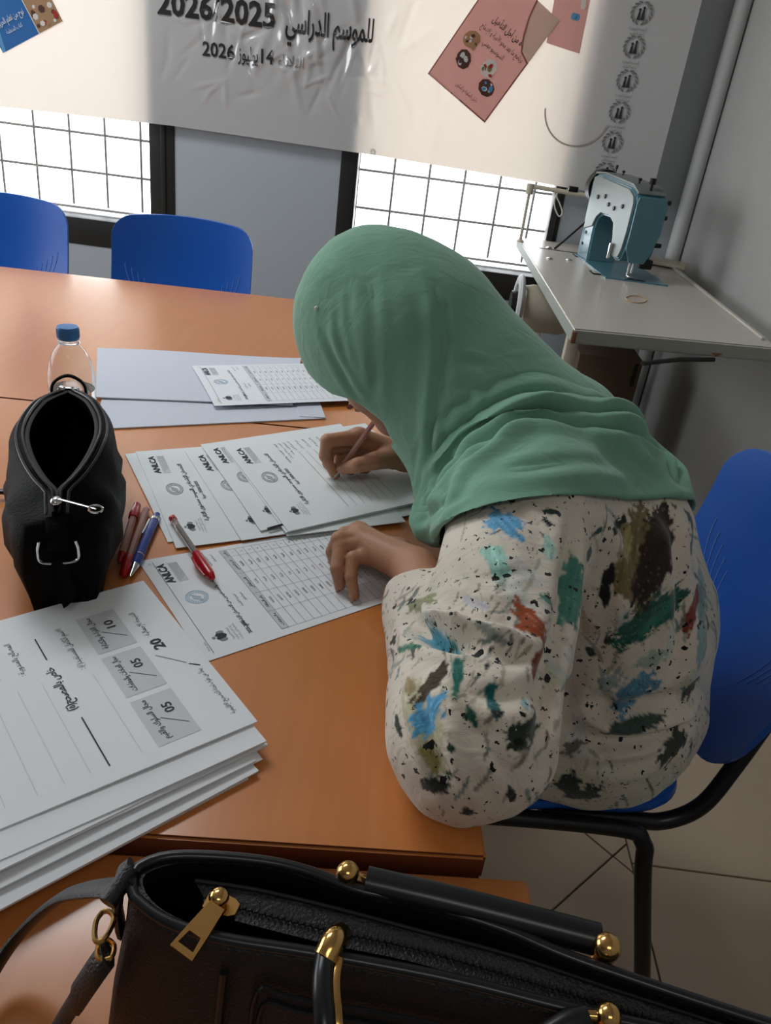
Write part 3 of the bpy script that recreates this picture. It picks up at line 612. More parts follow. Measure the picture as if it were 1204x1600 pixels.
# --- marking booklets stack at the lower left
rr = random.Random(11)
base_n, base_f = (402, 1130), (228, 915)
off = [(-14, 88, 4.2), (-6, 80, 1.5), (2, 76, 4.6), (8, 58, .2), (-2, 60, 3.2), (12, 38, -.8), (16, 34, 2.5), (4, 30, 4.0), (14, 30, .8), (0, 0, 0)]
nS = len(off)
names = ['bottom', 'second from the bottom', 'third from the bottom', 'fourth from the bottom', 'fifth from the bottom', 'fifth from the top', 'fourth from the top', 'third from the top', 'second from the top', 'top']
for k, (ox, oy, da) in enumerate(off):
    z = .7505 + .0019 * k; BLc = P(base_n[0] + ox, base_n[1] + oy, z)[:2]; BRc = P(base_f[0], base_f[1], z)[:2]; BLc0 = P(base_n[0], base_n[1], z)[:2]
    r_ = (BRc - BLc0); r_ /= np.linalg.norm(r_); a = math.radians(da); r_ = np.array([r_[0] * math.cos(a) - r_[1] * math.sin(a), r_[0] * math.sin(a) + r_[1] * math.cos(a)]); up = np.array([-r_[1], r_[0]])
    c = (BLc + up * .37, BLc + up * .37 + r_ * .26, BLc + r_ * .26, BLc)
    t, p = sheet('marking_booklet', '%s marking booklet in the thick stack at the table\'s near left' % names[k] if k < nS - 1 else 'top marking booklet of the near left stack, scores 10, 05, 05 and 20 printed', 'booklet', c, z, 210, 260, th=.0014, mt='paper', curl=lambda u, v, k=k: .0012 * k / nS * np.sin(v * 5 + k))
    if k == nS - 1: scorepage(p); p.build(t)
    elif k in (4, 7):
        p.poly([(150, 240), (205, 252), (205, 257), (150, 257)], 'ink3'); p.build(t)

# ================================================================ pens
def pen(name, label, a, b, z, kind, r=.0042):
    A_ = np.array(P(*a, z)); B_ = np.array(P(*b, z))
    if kind == 'held': B_ = P(*b, .7642); A_ = P(a[0], a[1], .872); A_ = B_ + (A_ - B_) / np.linalg.norm(A_ - B_) * .145
    d = (B_ - A_); L = np.linalg.norm(d); d /= L; t = thing(name, label, 'pen', tuple(A_)); q = lambda s: A_ + d * s * L
    if kind == 'cap':    # clear barrel, red cap at b end, red plug at a end
        MB().tube([q(.05), q(.70)], r, 6).build('barrel', MT['clearp'], t); MB().tube([q(.16), q(.72)], r * .45, 8).build('ink_tube', MT['inkt'], t)
        MB().tube([q(0), q(.012), q(.06)], [r * .8, r * 1.08, r * 1.08], 12).build('end_plug', MT['redp'], t)
        MB().tube([q(.62), q(.66), q(.93), q(.985), q(1)], [r * 1.3, r * 1.45, r * 1.25, r * .8, r * .3], 14).build('cap', MT['redp'], t)
        side = np.cross(d, [0, 0, 1.]); MB().tube([q(.66) + side * r * 1.6, q(.80) + side * r * 1.9, q(.93) + side * r * 1.5], [r * .4, r * .45, r * .25], 8).build('clip', MT['redp'], t)
    elif kind == 'stick':
        MB().tube([q(.03), q(.74)], r, 6).build('barrel', MT['pinkp'], t); MB().tube([q(.08), q(.76)], r * .45, 8).build('ink_tube', MT['redp'], t)
        MB().tube([q(.74), q(.80), q(.97), q(1)], [r * 1.25, r * 1.4, r * 1.15, r * .5], 12).build('cap', MT['redp'], t); MB().tube([q(0), q(.03)], [r * .9, r], 10).build('end_plug', MT['pinkp'], t)
    elif kind == 'redtop':
        MB().tube([q(.24), q(.85)], r, 6).build('barrel', MT['pinkp'], t); MB().tube([q(0), q(.02), q(.2), q(.26)], [r * .7, r * 1.2, r * 1.4, r * 1.3], 12).build('cap', MT['redp'], t); MB().tube([q(.85), q(.97), q(1)], [r, r * .6, r * .2], 10).build('tip', MT['redp'], t)
    elif kind == 'held':
        MB().tube([q(.02), q(.86)], r, 6).build('barrel', MT['pinkp'], t); MB().tube([q(.1), q(.9)], r * .45, 8).build('ink_tube', MT['redp'], t); MB().tube([q(.86), q(.96), q(.985), q(1)], [r, r * .55, r * .35, r * .15], 10).build('tip', MT['chrome'], t); MB().tube([q(0), q(.02)], [r * .8, r], 10).build('end_plug', MT['pinkp'], t)
    else:                # blue ball pen with metal tip
        MB().tube([q(.0), q(.01), q(.07), q(.08)], [r * .5, r * .75, r * .75, r * .7], 12).build('push_button', MT['bluep'], t)
        MB().tube([q(.06), q(.10), q(.5), q(.72), q(.84)], [r * .95, r * 1.1, r * 1.1, r * 1.25, r * 1.05], 14).build('barrel', MT['bluep'], t)
        MB().tube([q(.10), q(.14)], r * 1.18, 14).build('ring', MT['chrome'], t); MB().tube([q(.70), q(.712)], r * 1.3, 14).build('ring', MT['chrome'], t)
        MB().tube([q(.84), q(.95), q(1)], [r * 1.05, r * .5, r * .15], 12).build('tip', MT['chrome'], t)
        sd = np.cross(d, [0, 0, 1.]); sd /= np.linalg.norm(sd); MB().tube([q(.11) + sd * r * 1.3, q(.35) + sd * r * 1.5], [r * .35, r * .3], 6).build('clip', MT['chrome'], t)
    return t
pen('ballpoint_pen', 'red and black ballpoint pen lying on the papers, red cap towards the viewer', (268, 808), (333, 905), .7615, 'cap', .0045)
pen('ballpoint_pen', 'blue ballpoint pen with a metal tip beside the small black bag', (246, 803), (203, 901), .7562, 'blue', .0052)
pen('ballpoint_pen', 'pale pink clear pen with a red cap, between the red and blue pens', (229, 795), (192, 900), .7555, 'stick', .0046)
pen('ballpoint_pen', 'red-topped pen leaning closest to the small black bag', (214, 788), (186, 880), .757, 'redtop', .0046)
tag(MB().tube(smooth_path([P(418, 826, .7605), P(432, 822, .7608), P(443, 819, .7605)], 3), .0022, 8, flat=(1, .5)).build('ballpoint_pen', MT['inkt']), 'black pen tip poking out between the exam sheets and the name list', 'pen')

# ================================================================ water bottle
bx, by, _ = P(105, 505, .945)
bt = thing('water_bottle', 'small clear water bottle with a blue cap, half full', 'bottle', (bx, by, TZ + .0))
rB = .0330
outer = [(.001, .003), (rB * .75, .001), (rB * .95, .006), (rB, .014), (rB, .045), (rB * .97, .052), (rB, .060), (rB, .095), (rB * 1.02, .110), (rB * .98, .125), (rB * .86, .142), (rB * .66, .156), (rB * .44, .165), (.0125, .170), (.0125, .182)]
inner = [(r_ - .0007 if r_ > .002 else .001, z + .0008) for r_, z in outer]
MB().lathe([(r_, z + TZ) for r_, z in outer] + [(r_, z + TZ) for r_, z in reversed(inner)], (bx, by, 0), 40, cap=False).build('bottle_body', MT['pet'], bt, smooth=60)
MB().lathe([(.001, TZ + .0045)] + [(r_ - .0010, z + TZ + .001) for r_, z in outer[1:7]] + [(rB - .0012, TZ + .098), (.001, TZ + .098)], (bx, by, 0), 40, cap=False).build('water', MT['water'], bt, smooth=60)
b = MB().lathe([(.013, TZ + .172), (.0148, TZ + .173), (.0152, TZ + .176), (.0152, TZ + .188), (.0142, TZ + .1905), (.001, TZ + .191)], (bx, by, 0), 40)
b.build('cap', MT['cap'], bt); b = MB()
for k in range(36): a = k * PI / 18; b.box((bx + .0153 * math.cos(a), by + .0153 * math.sin(a), TZ + .1815), (.0007, .0011, .012), rz=a)
b.build('cap_ridges', MT['cap'], bt)
MB().lathe([(.0135, TZ + .166), (.0155, TZ + .167), (.0155, TZ + .1695), (.0135, TZ + .170)], (bx, by, 0), 30).build('neck_ring', MT['pet'], bt)
# ================================================================ small black bag standing open
def lerp(a, b, t): return np.asarray(a, float) * (1 - t) + np.asarray(b, float) * t
SBZ = TZ
N0 = np.array([-.329, .690]); F0 = np.array([-.438, .985]); axd = (F0 - N0); Lp = np.linalg.norm(axd); axd /= Lp; sd = np.array([axd[1], -axd[0]])   # sd points right
sb = thing('small_bag', 'small black leather bag standing open beside the pens, zip undone', 'bag', (float((N0 + F0)[0] / 2), float((N0 + F0)[1] / 2), SBZ))
ns = 34; rings_ = []; lipL = []; lipR = []
for k in range(ns + 1):
    s = k / ns; c = N0 + axd * Lp * s
    hw = np.interp(s, [0, .06, .2, .5, .8, 1], [.034, .048, .060, .066, .058, .044])          # half width at the belly
    hb = np.interp(s, [0, .1, .5, .9, 1], [.030, .038, .046, .042, .034])                        # base half width
    ht = np.interp(s, [0, .1, .4, .8, 1], [.128, .140, .150, .150, .142])
    go = .0015 + .034 * math.sin(min(1, max(0, (s - .10) / .85)) * PI) ** .75
    ft = np.interp(s, [0, .15, .45, .8, 1], [.004, .012, .022, .020, .012])
    wr = lambda t, s=s: .0022 * math.sin(9 * s * 3 + 5 * t) + .0015 * math.sin(31 * s + 11 * t)
    pr = [(-hb * .6, .001), (-hb, .004), (-hb * 1.08, .02), (-(hw + wr(.2)), .055), (-(hw + wr(.5)), .085), (-(hw * .88 + wr(.8)), .112), (-(go + ft), ht - .010), (-(go + ft * .55), ht), (-go, ht - .002), (-(go - .001), ht - .008), (-(go + .008), ht - .035), (-hw * .8, .08), (-hb * .7, .012)]
    L_ = pr; Rr = [(-x, z) for x, z in reversed(pr)]
    ring = [(x, z) for x, z in L_ + Rr]
    rings_.append([(c[0] + sd[0] * x, c[1] + sd[1] * x, SBZ + z) for x, z in ring])
    lipL.append((c[0] - sd[0] * (go + ft * .3), c[1] - sd[1] * (go + ft * .3), SBZ + ht + .001)); lipR.append((c[0] + sd[0] * (go + ft * .3), c[1] + sd[1] * (go + ft * .3), SBZ + ht + .001))
b = MB(); n = len(rings_[0]); K = len(rings_); f = []
for i in range(K - 1):
    for a in range(n): b2 = (a + 1) % n; f.append((i * n + a, i * n + b2, (i + 1) * n + b2, (i + 1) * n + a))
vv = [p for r in rings_ for p in r]
# end walls: outer outline closed by a bulged cap
for e, base, sg in ((0, 0, -1), (K - 1, (K - 1) * n, 1)):
    out = list(range(0, 8)) + list(range(n - 8, n)); cen = np.mean([vv[base + o_] for o_ in out], 0); cen[:2] += axd * sg * .014; vv.append(tuple(cen)); ci = len(vv) - 1
    for i in range(len(out)): f.append((base + out[i], base + out[(i + 1) % len(out)], ci))
b.add(vv, f).build('bag_body', MT['leather'], sb, smooth=70)
# dark lining: floor of the inside
for lp, nm in ((lipL, 1), (lipR, -1)):
    MB().tube(lp, .0017, 8).build('piping', MT['piping'], sb)
    off_ = [(p[0] - nm * sd[0] * .007, p[1] - nm * sd[1] * .007, p[2] - .002) for p in lp]; MB().tube(off_, .0016, 8).build('piping', MT['piping'], sb)
    off_ = [(p[0] + nm * sd[0] * .004, p[1] + nm * sd[1] * .004, p[2] - .003) for p in lp[2:-1]]; MB().tube(off_, .003, 6, flat=(1, .4)).build('zip_tape', MT['zipt'], sb)
zp = np.array(lipL[1]) * .5 + np.array(lipR[1]) * .5 + [0, 0, .004]
MB().sphere(zp, .0058, 14, sc=(1, 1.2, .8)).build('zip_slider', MT['chrome'], sb)
pe = zp + np.array([.045, -.012, .004]); MB().tube([zp + [0, 0, .003], pe], [.0017, .0015], 8, flat=(1, .7)).build('zip_pull', MT['chrome'], sb)
MB().tube([pe + .007 * np.array([math.cos(t), .6 * math.sin(t), .3 * math.sin(t)]) for t in np.linspace(0, 2 * PI, 13)[:-1]], .0012, 6, close=True).build('pull_ring', MT['chrome'], sb)
# strap tab and metal loop on the near end
e0 = np.array([*(N0 - axd * .018), SBZ + .100]); side3 = np.array([sd[0], sd[1], 0]); ax3 = np.array([axd[0], axd[1], 0])
MB().tube(smooth_path([e0 + [0, 0, .024] + ax3 * .016, e0 + [0, 0, .012], e0 + [0, 0, -.006]], 5), .010, 8, flat=(1, .22)).build('strap_tab', MT['leather'], sb)
lo = [e0 + side3 * x + np.array([0, 0, z]) - ax3 * .002 for x, z in ((-.017, .006), (-.019, -.006), (-.015, -.018), (.015, -.018), (.019, -.006), (.017, .006))]
MB().tube(smooth_path(lo, 5), .0014, 8).build('metal_loop', MT['chrome'], sb)
MB().tube(smooth_path([e0 + [0, 0, -.014] - ax3 * .003, e0 + [.004, 0, -.045] - ax3 * .004, e0 + [.008, 0, -.066] - ax3 * .001], 6), .0115, 8, flat=(1, .2)).build('strap', MT['leather'], sb)
fe = np.array([*(F0 + axd * .004), SBZ + .138]); lo = [fe + side3 * x + np.array([0, 0, z]) for x, z in ((-.022, -.008), (-.018, .010), (0, .020), (.018, .010), (.022, -.008))]
MB().tube(smooth_path(lo, 5), .004, 8, flat=(1, .5)).build('strap_loop', MT['leather'], sb); MB().box(fe + [0, 0, .001], (.026, .006, .006), bev=.0015).build('buckle', MT['chrome'], sb)
# strap of the small bag trailing off to the left
tag(MB().tube(smooth_path([P(-220, 800, .757), P(-100, 778, .757), P(-5, 768, .760), P(30, 775, .760), P(60, 782, .756)], 6), .0045, 8, flat=(1, .8)).build('black_cable', MT['tube']), 'thick black cable lying on the table left of the small bag', 'cable')

# ================================================================ large black handbag, foreground
HZ = .925; HB = TZ2 + .002
far_px = [(206, 1372), (222, 1352), (280, 1338), (400, 1345), (480, 1362), (560, 1392), (640, 1408), (780, 1450), (900, 1500), (1150, 1585), (1330, 1640)]
near_px = [(206, 1400), (245, 1432), (290, 1452), (360, 1470), (500, 1492), (700, 1530), (900, 1580), (1100, 1625), (1280, 1668)]
fp = np.array([P(x, y, HZ) for x, y in far_px]); npx = np.array([P(x, y, HZ) for x, y in near_px])
far = smooth_path(fp, 6); near = smooth_path(npx, 6)
loop = np.concatenate([far, near[::-1]])
def resample(p, n, closed=False):
    q = np.concatenate([p, p[:1]]) if closed else p; d = np.r_[0, np.cumsum(np.linalg.norm(np.diff(q, axis=0), axis=1))]; t = np.linspace(0, d[-1], n + (1 if closed else 0)); return np.stack([np.interp(t, d, q[:, k]) for k in range(3)], 1)[:n]
rim = resample(loop, 120, True)
cen = (far.mean(0) + near.mean(0)) / 2; hd = far[-1] - far[0]; hd[2] = 0; hd /= np.linalg.norm(hd); hn = np.array([-hd[1], hd[0], 0])
hb_ = thing('handbag', 'large black leather handbag with gold fittings across the foreground', 'handbag', (float(cen[0]), float(cen[1]), HB))
def grow(r, g, shrink=1.0, z=None):
    o = r.copy(); rel = r - cen; a = rel @ hd; d_ = rel @ hn; L2 = (a.max() - a.min()) / 2; a0 = (a.max() + a.min()) / 2
    nn = hn[None] * np.sign(d_)[:, None] * g; e = np.clip((np.abs(a - a0) / L2 - .8) / .2, 0, 1)[:, None] * np.sign(a - a0)[:, None] * hd[None] * g
    o = cen + (a0 + (a - a0) * shrink)[:, None] * hd + d_[:, None] * hn + nn * (1 - .5 * np.abs(e) / max(g, 1e-6) * 0) + e
    if z is not None: o[:, 2] = z
    return o
def soft(r): 
    for _ in range(3): r = (np.roll(r, 1, 0) + r * 2 + np.roll(r, -1, 0)) / 4
    return r
prof = [(.0, HZ), (.003, HZ - .004), (.006, HZ - .02), (.016, HZ - .06), (.026, HZ - .11), (.030, HB + .03), (.028, HB + .006), (.022, HB)]
outer = [soft(grow(rim, g, 1 - .00 - .25 * max(0, (HZ - z) / .2) * .5, z)) for g, z in prof]
inner_ = [soft(grow(rim, g, 1, z)) for g, z in ((-.0035, HZ), (-.004, HZ - .01), (.004, HZ - .06), (.014, HZ - .12), (.014, HB + .012))]
MB().rings(inner_[::-1] + outer, cap=True).build('bag_body', MT['leather2'], hb_, smooth=60)
MB().tube(rim + [0, 0, .0005], .0030, 10, close=True).build('rim_piping', MT['piping'], hb_)
# brown end panel seam and embossed frame on the near face
def onface(px, py, dz=0):   # point on the near face below the rim
    p = P(px, py, HZ); return p
nf = lambda t, z, g: (lambda q: q)(resample(near, 101)[int(t * 100)] - hn * g * 1 + np.array([0, 0, z - HZ]))
for tt in ((.20, .94),):
    pts = [nf(.17, HZ - .012, .0085), nf(.17, HZ - .055, .0175), nf(.17, HZ - .10, .027)]; MB().tube(smooth_path(pts, 5), .0022, 8).build('seam_piping', MT['piping'], hb_)
for g_ in range(2):
    z1 = HZ - .022 - .010 * g_; z2 = HZ - .11; t1 = .22 + .012 * g_; t2 = .93 - .012 * g_
    pts = [nf(t1, z2, .0275), nf(t1, (z1 + z2) / 2, .019), nf(t1, z1, .0095)] + [nf(t, z1, .0095) for t in np.linspace(t1 + .05, t2 - .05, 8)] + [nf(t2, z1, .0095), nf(t2, z2, .0275)]
    MB().tube(smooth_path(pts, 4), .0013, 6).build('stitched_line', MT['piping'], hb_)
# zip panel inside the mouth
zl = [(305, 1378), (400, 1392), (520, 1420), (640, 1452), (800, 1495), (950, 1545), (1150, 1610)]; zc = [(318, 1402), (380, 1420), (520, 1455), (640, 1480), (780, 1520), (930, 1565), (1120, 1630)]
a_ = smooth_path([P(x, y, HZ - .006) for x, y in zl], 5); b_ = smooth_path([P(x, y, HZ - .009) for x, y in zc], 5)
c_ = smooth_path([P(x, y + 22, HZ - .010) for x, y in zc], 5); k = len(a_)
for u_, w_, nm in ((a_, b_ + [0, 0, 0], 'zip_panel'), (b_ - [0, 0, .0005], c_, 'zip_panel')):
    v = np.concatenate([u_, w_, u_ - [0, 0, .002], w_ - [0, 0, .002]]); f = []
    for i in range(k - 1): f += [(i, i + 1, k + i + 1, k + i), (2 * k + i, 3 * k + i, 3 * k + i + 1, 2 * k + i + 1), (i, 2 * k + i, 2 * k + i + 1, i + 1), (k + i, k + i + 1, 3 * k + i + 1, 3 * k + i)]
    f += [(0, k, 3 * k, 2 * k), (k - 1, 3 * k - 1, 4 * k - 1, 2 * k - 1)]
    MB().add(v, f).build(nm, MT['leather2'], hb_)
MB().tube(a_ + [0, 0, .0005], .0013, 8).build('panel_piping', MT['piping'], hb_)
zt = thing('x', '', 'x'); bpy.data.objects.remove(zt)
zr = resample(b_, 150) + [0, 0, .0012]; zb = MB()
for i in range(4, 150):
    d_ = zr[min(i + 1, 149)] - zr[i - 1]; d_ /= np.linalg.norm(d_); pp = np.array([-d_[1], d_[0], 0]); zb.box(zr[i] + pp * .0006 * (1 if i % 2 else -1), (.0008, .0018, .0009), rz=math.atan2(d_[1], d_[0]))
zo = zb.build('zip_teeth', MT['zipt2'] if 'zipt2' in MT else MT['dark'], hb_); zo['kind'] = 'stuff'
# gold zip slider and pull
s0_ = P(345, 1408, HZ + .004); d_ = P(380, 1420, HZ + .004) - s0_; d_ /= np.linalg.norm(d_); aa = math.atan2(d_[1], d_[0])
MB().prism([(-.008, -.0045), (-.002, -.006), (.006, -.005), (.009, -.003), (.009, .003), (.006, .005), (-.002, .006), (-.008, .0045)], ((s0_[0], s0_[1], HZ - .003), (math.cos(aa), math.sin(aa), 0), (-math.sin(aa), math.cos(aa), 0)), (0, 0, .005)).build('zip_slider', MT['gold'], hb_)
MB().sphere(s0_ + [-.001, 0, .003], .0052, 16, sc=(1, 1, .8)).build('slider_dome', MT['gold'], hb_)
p0 = P(340, 1415, HZ + .008); p1 = P(283, 1490, HZ + .002); dd = p1 - p0; L = np.linalg.norm(dd); dd /= L; sdv = np.cross(dd, [0, 0, 1.]); sdv /= np.linalg.norm(sdv); nv = np.cross(sdv, dd)
b = MB(); w0, w1_ = .0045, .0082
def pq(s, x): return p0 + dd * s * L + sdv * x
# frame-shaped pull: solid upper part and a window near its foot
outl = [(0, -w0), (.55, -w0 * 1.35), (1, -w1_ * .85), (1, w1_ * .85), (.55, w0 * 1.35), (0, w0)]; hole = [(.62, -w0 * .8), (.88, -w0 * 1.05), (.88, w0 * 1.05), (.62, w0 * .8)]
O = [pq(*q) for q in outl]; H_ = [pq(*q) for q in hole]; vs = O + H_; top = np.array(vs) + nv * .0009; bot = np.array(vs) - nv * .0009
fs = [(0, 1, 6, 9, 4, 5), (1, 2, 7, 6), (2, 3, 8, 7), (3, 4, 9, 8)]; f = fs + [tuple(x + 10 for x in q[::-1]) for q in fs]
for q in ((0, 1), (1, 2), (2, 3), (3, 4), (4, 5), (5, 0)): f.append((q[0], q[1], q[1] + 10, q[0] + 10))
for q in ((6, 7), (7, 8), (8, 9), (9, 6)): f.append((q[0], q[1], q[1] + 10, q[0] + 10))
b.add(np.concatenate([top, bot]), f).build('zip_pull', MT['gold'], hb_, smooth=False)
# far handle: bar between two gold balls
def goldend(c, r, nm='handle_ball'): MB().sphere(c, r, 18).build(nm, MT['gold'], hb_)
g1 = P(543, 1364, HZ + .004); g2 = P(948, 1480, HZ + .004); ha = P(572, 1378, HZ); hz_ = P(935, 1468, HZ)
goldend(g1, .0062); goldend(g2, .0072)
MB().cyl(g1 - [0, 0, .002], g1 - [0, 0, .022], .0058, .0060, 16).build('ball_post', MT['leather2'], hb_); MB().cyl(g2 - [0, 0, .003], g2 - [0, 0, .022], .0058, .0060, 16).build('ball_post', MT['gold'], hb_)
MB().cyl(g1, ha, .0030, n=10).build('handle_pin', MT['gold'], hb_); MB().cyl(hz_, g2, .0035, n=10).build('handle_pin', MT['gold'], hb_)
MB().tube(smooth_path([ha, (ha * .6 + hz_ * .4) + [0, 0, .001], hz_], 6), .0082, 14).build('handle', MT['piping'], hb_)
# near handle: gold cap, strip, tube falling towards the viewer
g3 = P(520, 1478, HZ + .003); cp = P(508, 1498, HZ + .004)
MB().tube(smooth_path([P(530, 1462, HZ - .002), g3 + [0, 0, .004], P(508, 1496, HZ + .004)], 6), .0062, 16).build('handle_cap', MT['gold'], hb_)
h_ = smooth_path([P(508, 1494, HZ + .004), P(503, 1530, HZ + .004), P(505, 1570, HZ + .002), P(513, 1620, HZ - .004), P(560, 1700, HZ - .02)], 6)
MB().tube(h_, .0050, 14).build('handle', MT['piping'], hb_); MB().tube(h_ + np.array([.0068, -.0005, .0005]), .0022, 8, flat=(1, .6)).build('handle_strip', MT['gold'], hb_)
g4 = P(950, 1588, HZ + .004); goldend(g4, .0062); MB().cyl(P(915, 1586, HZ + .003), g4, .0025, n=10).build('handle_pin', MT['gold'], hb_); MB().cyl(g4, g4 - [0, 0, .02], .0055, n=14).build('ball_post', MT['gold'], hb_)
MB().tube(smooth_path([P(915, 1588, HZ + .003), P(880, 1600, HZ + .002), P(800, 1650, HZ - .006), P(700, 1700, HZ - .02), P(560, 1700, HZ - .02)], 6), .0050, 14).build('handle', MT['piping'], hb_)
# strap tab, clasp and shoulder strap at the left end
tb = [P(205, 1360, HZ + .004), P(190, 1375, HZ - .002), P(183, 1410, HZ - .02), P(188, 1448, HZ - .04)]
MB().tube(smooth_path(tb, 6), .0085, 10, flat=(1, .35)).build('strap_tab', MT['leather2'], hb_)
MB().tube([P(205, 1358, HZ + .003), P(168, 1412, HZ - .002)], .0048, 10).build('strap_roll', MT['leather2'], hb_)
ring = [P(x, y, HZ - .02) for x, y in ((160, 1425), (150, 1440), (148, 1465), (155, 1472), (168, 1460), (178, 1436), (170, 1424))]
MB().tube(smooth_path(ring + ring[:1], 4), .0014, 8).build('clasp_ring', MT['gold'], hb_)
ring = [P(x, y, HZ - .03) for x, y in ((155, 1470), (152, 1492), (160, 1500), (174, 1496), (178, 1478), (168, 1468))]
MB().tube(smooth_path(ring + ring[:1], 4), .0014, 8).build('clasp_hook', MT['gold'], hb_)
MB().tube(smooth_path([P(168, 1490, HZ - .03), P(150, 1515, HZ - .04), P(120, 1560, HZ - .07), P(95, 1600, HZ - .10), P(60, 1660, HZ - .14)], 6), [.0088] * 13 + [.0065] * 12, 10, flat=(1, .4)).build('strap_end', MT['leather2'], hb_)
zz = TZ2 + .014
MB().tube(smooth_path([P(192, 1388, HZ - .02), P(150, 1388, HZ - .05), P(100, 1400, .82), P(50, 1440, .78), P(8, 1490, .76), P(-30, 1560, .752), P(-45, 1640, .752)], 7), .0085, 10, flat=(1, .4)).build('shoulder_strap', MT['leather2'], hb_)

# ================================================================ sewing table and machine
SZ = .81; TH = .038
q = [np.array(p) for p in ((.403, 1.985), (.945, 2.06), (.945, 3.318), (.374, 3.318))]
st = thing('sewing_table', 'pale laminate sewing machine table against the right wall', 'table', (.66, 2.65, 0))
b = MB().prism([tuple(p) for p in q], ((0, 0, SZ - TH), (1, 0, 0), (0, 1, 0)), (0, 0, TH)); bm = bmesh.new(); me0 = bpy.data.meshes.new('x'); me0.from_pydata(b.v[0].tolist(), [], b.f); bm.from_mesh(me0)
bmesh.ops.bevel(bm, geom=[e for e in bm.edges], offset=.004, segments=3, affect='EDGES'); bm.verts.index_update()
b2 = MB().add([x.co[:] for x in bm.verts], [tuple(v_.index for v_ in fc.verts) for fc in bm.faces]); b2.mi = [0 if abs(fc.normal.z) > .6 else 1 for fc in bm.faces]; bm.free(); b2.build('tabletop', [MT['lam'], MT['lamedge']], st, smooth=30)
MB().box((.408, 1.990, SZ - .022), (.012, .012, .030), bev=.002).build('chipped_corner', MT['foamy'], st)
MB().prism([(0, 0), (.03, 0), (.022, -.006), (.015, -.010), (.008, -.006)], ((.77, 2.034, SZ - TH + .011), (.99, .137, 0), (0, 0, 1)), (0, .004, 0)).build('edge_chip', MT['foamy'], st, smooth=False)
MB().box((.925, 2.7, SZ + .004), (.012, 1.15, .008), bev=.002).build('back_rail', MT['lam'], st)
for x, y in ((.47, 2.30), (.50, 3.18), (.86, 3.18)): MB().box((x, y, (SZ - TH) / 2), (.035, .035, SZ - TH), bev=.004).build('leg', MT['cream'], st)
MB().box((.68, 3.18, .35), (.33, .03, .05)).build('cross_bar', MT['cream'], st); MB().box((.485, 2.74, .12), (.03, .85, .04), rz=.03).build('cross_bar', MT['cream'], st)
MB().tube([P(1003, 568, SZ - TH - .008), P(1060, 562, SZ - TH - .008), P(1115, 562, SZ - TH - .006)], .006, 8).build('knee_bar', MT['dark'], st)
for c in ((857, 388), (858, 405), (889, 407)): p_ = P(*c, SZ); MB().lathe([(.012, 0), (.012, .002), (.008, .005), (.001, .006)], p_, 18).build('screw_cap', MT['chrome'], st)
for c in ((905, 400), (932, 427)):
    p_ = P(*c, SZ); o_ = MB().box(p_ + [0, 0, .0012], (.045, .055, .0024), rz=.15, bev=.0008).build('hinge_plate', MT['dark'], st); MB().box(p_ + [0, 0, .0024], (.026, .03, .003), rz=.15).build('hinge_pad', MT['lam'], o_)
p_ = P(880, 396, SZ); MB().box((.52, 3.12, SZ + .0006), (.16, .008, .0012), rz=-.05).build('slot', MT['dark'], st)
rb = [P(*c, SZ) + [0, 0, .0015] for c in ((977, 466), (985, 463), (1000, 464), (1009, 469), (1006, 473), (994, 474), (981, 471))]
tag(MB().tube(smooth_path(rb + rb[:1], 4), .0014, 6).build('rubber_band', MT['yellow']), 'orange rubber band lying on the sewing machine table', 'rubber band')
# thread stand
ts = thing('thread_stand', 'metal thread stand with a cross arm at the far left corner of the sewing table', 'thread stand', tuple(P(812, 372, SZ)))
bp_ = P(812, 378, SZ); top_ = bp_ + np.array([-.0, .0, .20]); 
MB().lathe([(.014, 0), (.014, .004), (.007, .010)], bp_, 16).build('base', MT['cream'], ts); MB().cyl(bp_, top_, .006, n=12).build('post', MT['cream'], ts)
MB().cyl(top_ - [0, 0, .028], top_ + [0, 0, .008], .014, n=16).build('collar', MT['cream'], ts)
ae = top_ + np.array([.30, -.03, -.008]); MB().tube([top_, ae], .0085, 10).build('arm', MT['cream'], ts); MB().box(top_ + np.array([.155, -.015, .010]), (.034, .022, .018), bev=.002).build('thread_guide', MT['dark'], ts)
MB().cyl(ae - [.03, 0, .006], ae + [.04, 0, .006], .010, .009, n=12).build('spool_pin', MT['cream'], ts)
# machine
ang = math.atan2(-.36, .075); M0 = np.array([.625, 3.055, SZ]); ua = np.array([math.cos(ang), math.sin(ang), 0]); wa = np.array([-ua[1], ua[0], 0])      # ua: towards the needle end, wa: right
sm = thing('sewing_machine', 'old teal industrial sewing machine standing on the pale table', 'sewing machine', tuple(M0))
bl = [P(*c, SZ)[:2] for c in ((897, 398), (945, 435), (1043, 448))]; bl.append(bl[0] + bl[2] - bl[1])
MB().prism([tuple(p) for p in bl], ((0, 0, SZ - .004), (1, 0, 0), (0, 1, 0)), (0, 0, .009)).build('bed_plate', MT['teal'], sm, smooth=False)
pr_ = [(-.02, 0), (.085, 0), (.080, .05), (.078, .11), (.088, .145), (.12, .165), (.19, .168), (.232, .150), (.252, .11), (.258, .062), (.30, .052), (.335, .058), (.352, .09), (.362, .15), (.362, .235), (.35, .262), (.30, .280), (.06, .288), (.0, .280), (-.02, .255)]
T_ = .052
